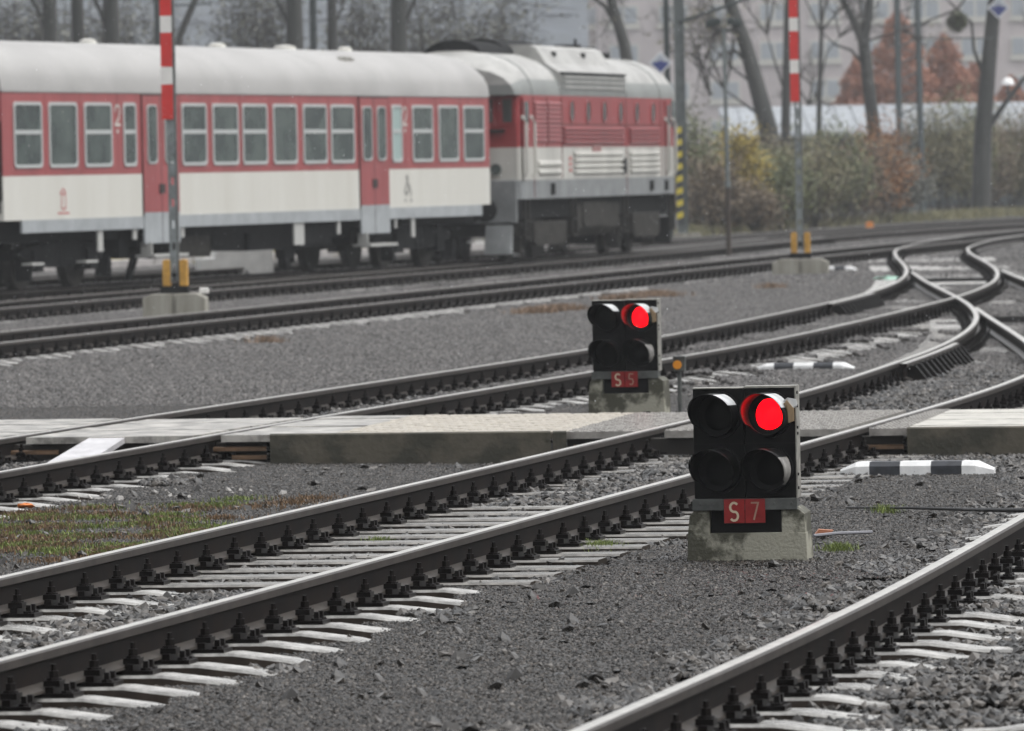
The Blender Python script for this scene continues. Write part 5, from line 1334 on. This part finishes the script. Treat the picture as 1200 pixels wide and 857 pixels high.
# long low shed behind the shrubs
M_shed = mat('shed roof sheet', (0.27, 0.29, 0.31), .6, var=.12, scale=.6)
M_shedw = mat('shed wall', (0.10, 0.12, 0.13), .6, var=.3, scale=.5)
sh = empty('shed', (17, 318, -.2), 0, 'long low shed with pale sheet roof behind the shrubs', 'shed')
mb = MB(); mb.prism([(-1.0, 3.3), (9, 4.62), (9, 4.8), (-1.0, 3.45)], 'x', -7.0, 22); 
for i in range(38): mb.box(-6.9 + i * .76, -6.86 + i * .76, -1.0, 9, 0, .05, 0, Matrix.Translation((0, 0, 3.42 + .2)) @ Matrix.Rotation(math.atan2(1.33, 10), 4, 'X'))
mb.build('roof', M_shed, sh)
mb = MB(); mb.box(-6.8, 21.7, 0, 8.8, 0, 3.28); mb.build('wall', M_shedw, sh)
for i in range(9): q = MB(); q.box(-7.5 + i * 3.2, -5.9 + i * 3.2, -.03, .02, 1.6, 2.7); q.build('window', M_glass, sh)
mb = MB(); mb.prism([(-.5, 0), (.5, 0), (.5, .25), (.3, .5), (-.3, .5), (-.5, .25)], 'y', -.4, .4)
dm = empty('roof_dome', (px(1186, 322), 322, 5.35), 0, 'small white dome light standing on the shed roof at the right', 'dome light')
mb = MB()
for i in range(5):
    t0, t1 = i * math.pi / 10, (i + 1) * math.pi / 10; mb.cyl((0, 0, .34 * math.sin(t0)), (0, 0, .34 * math.sin(t1)), .3 * math.cos(t0) + .001, .3 * math.cos(t1) + .001, n=20, caps=False)
mb.build('dome', mat('dome white', (.85, .85, .84), .4), dm, smooth=True)
mb = MB(); mb.cyl((0, 0, -.6), (0, 0, .0), .06, n=8); mb.build('stem', M_dark_post, dm)

# large pale buildings
def block(x, y, W, Hh, D, wallm, bays, floors, label, fh, wz0, wf=.6, name='apartment_building', accent=None):
    r = empty(name, (x, y, -.2), 0, label, 'building')
    mb = MB(); mb.box(-W / 2, W / 2, 0, D, 0, Hh); mb.build('wall', wallm, r)
    mb = MB(); mb.box(-W / 2 - .3, W / 2 + .3, -.3, D + .3, Hh, Hh + .35); mb.build('roof', MATS['light grey steel'], r)
    bw = W / bays
    for f in range(floors):
        for b in range(bays):
            if (b * 7 + f * 3) % 11 == 5: continue
            cx = -W / 2 + bw * (b + .5); z = wz0 + f * fh; w = bw * wf
            q = MB(); q.box(cx - w / 2, cx + w / 2, -.10, .02, z, z + fh * .5, 0); q.box(cx - w / 2 + .12, cx + w / 2 - .12, -.07, .03, z + .1, z + fh * .5 - .1, 0)
            q.box(cx - w / 2 - .1, cx + w / 2 + .1, -.16, .0, z - .34, z - .02, 0)
            wd = q.build('window', accent or M_cwhite, r)
            g = MB(); 
            for k in (0, 1): g.box(cx - w / 2 + .12 + k * (w / 2 - .04), cx - .08 + k * (w / 2 - .04), -.125, -.102, z + .12, z + fh * .5 - .12)
            g.build('pane', FPANE, wd)
    return r
FPANE = mat('hazed window glass', (0.36, 0.39, 0.42), .4)  # pane colour lightened to carry part of the haze
block(24, 520, 34, 22, 14, mat('pinkish render', (0.52, 0.47, 0.465), .8, var=.08, scale=.3), 9, 7, 'large pale pinkish building with rows of white windows at the right', 2.9, 1.2)  # wall colours of the far blocks lightened to stand in for thicker haze
block(-16, 500, 44, 20, 14, mat('bluish grey render', (0.40, 0.43, 0.47), .8, col2=(.30, .33, .36), scale=.15), 10, 6, 'large bluish grey building behind the coach', 3.1, 1.2, wf=.45, accent=mat('pale blue frame', (.38, .41, .45), .6))
block(8.2, 540, 8, 16, 10, mat('pale plaster', (0.42, 0.38, 0.37), .8, var=.06, scale=.3), 2, 5, 'narrow pale building between the two large ones, behind the engine', 3.0, 1.2)
block(-60, 520, 40, 18, 14, MATS['pale plaster'], 8, 5, 'pale building beyond the far left edge', 3.0, 1.2)
block(66, 540, 44, 20, 14, MATS['bluish grey render'], 9, 6, 'bluish building beyond the far right edge', 3.0, 1.2, wf=.45)

# low platform and concrete blocks beyond the train
pf = empty('platform', (0, 0, 0), 0, 'low concrete platform edge with a yellow line beyond the train', 'platform')
def strip(name, x0, y0, x1, y1, w, z0, z1, m):
    mb = MB(); a = math.atan2(y1 - y0, x1 - x0); L = math.hypot(x1 - x0, y1 - y0)
    mb.box(0, L, 0, w, z0, z1, 0, Matrix.Translation((x0, y0, 0)) @ Matrix.Rotation(a, 4, 'Z')); return mb.build(name, m, pf)
strip('edge_slab', -19, 129, 4.2, 190, 2.6, -.3, -.02, mat('platform slab', (.36, .34, .33), .5, var=.15, scale=2))
strip('yellow_line', -19.75, 129.25, 3.45, 190.25, .16, -.018, -.014, M_stripe_y)
cb = MB(); cb.prism([(0, -.25), (1.5, -.25), (1.5, .42), (.35, .42), (.3, .18), (0, .18)], 'y', 0, .6)
o = cb.build('concrete_block', mat('pale concrete block', (.50, .50, .48), .6, var=.12, scale=3), bevel=.02); o.location = (-6.25, 139.5, 0); o.rotation_euler = (0, 0, .2)
tag(o, 'pale stepped concrete block seen under the coach right of the left mast', 'concrete block')

# ------------------------------------------------------------------ the damp air
hm = bpy.data.materials.new('damp haze'); hm.use_nodes = True; nt = hm.node_tree; nt.nodes.clear()
pv = nt.nodes.new('ShaderNodeVolumePrincipled'); mo = nt.nodes.new('ShaderNodeOutputMaterial')
pv.inputs['Color'].default_value = (.93, .95, .97, 1); pv.inputs['Density'].default_value = HAZE; pv.inputs['Anisotropy'].default_value = 0.0
nt.links.new(pv.outputs[0], mo.inputs['Volume'])
mb = MB(); mb.box(-330, 330, -40, 910, -1.4, 26); hz = mb.build('haze', hm); tag(hz, 'thin damp haze between the tracks and the buildings', kind='stuff')

# falling sleet: loose flakes of wet snow in the air
n = 6000; Yf = 44 + 80 * rng.uniform(0, 1, n) ** .7; Xf = rng.uniform(-.10, .10, n) * Yf; Zf = rng.uniform(-.1, 6.5, n)
P = np.stack([Xf, Yf, Zf], -1); s = rng.uniform(.0014, .0032, n)[:, None]
ax = np.array([[1.0, 0, 0], [-.5, .87, 0], [-.5, -.87, 0]]); up = np.array([0, 0, 1.0])
V = np.stack([P - up * s * 2.2, P + ax[0] * s, P + ax[1] * s, P + ax[2] * s, P + up * s * 2.2], 1).reshape(-1, 3)
b = (np.arange(n) * 5)[:, None]
Q = np.concatenate([b + np.array([t]) for t in ((0, 2, 1), (0, 3, 2), (0, 1, 3), (4, 1, 2), (4, 2, 3), (4, 3, 1))])
tag(link('sleet', raw_mesh('sleet', V, Q, mat('wet snow', (.9, .92, .94), .4))), 'fine falling sleet', None, None, 'stuff')
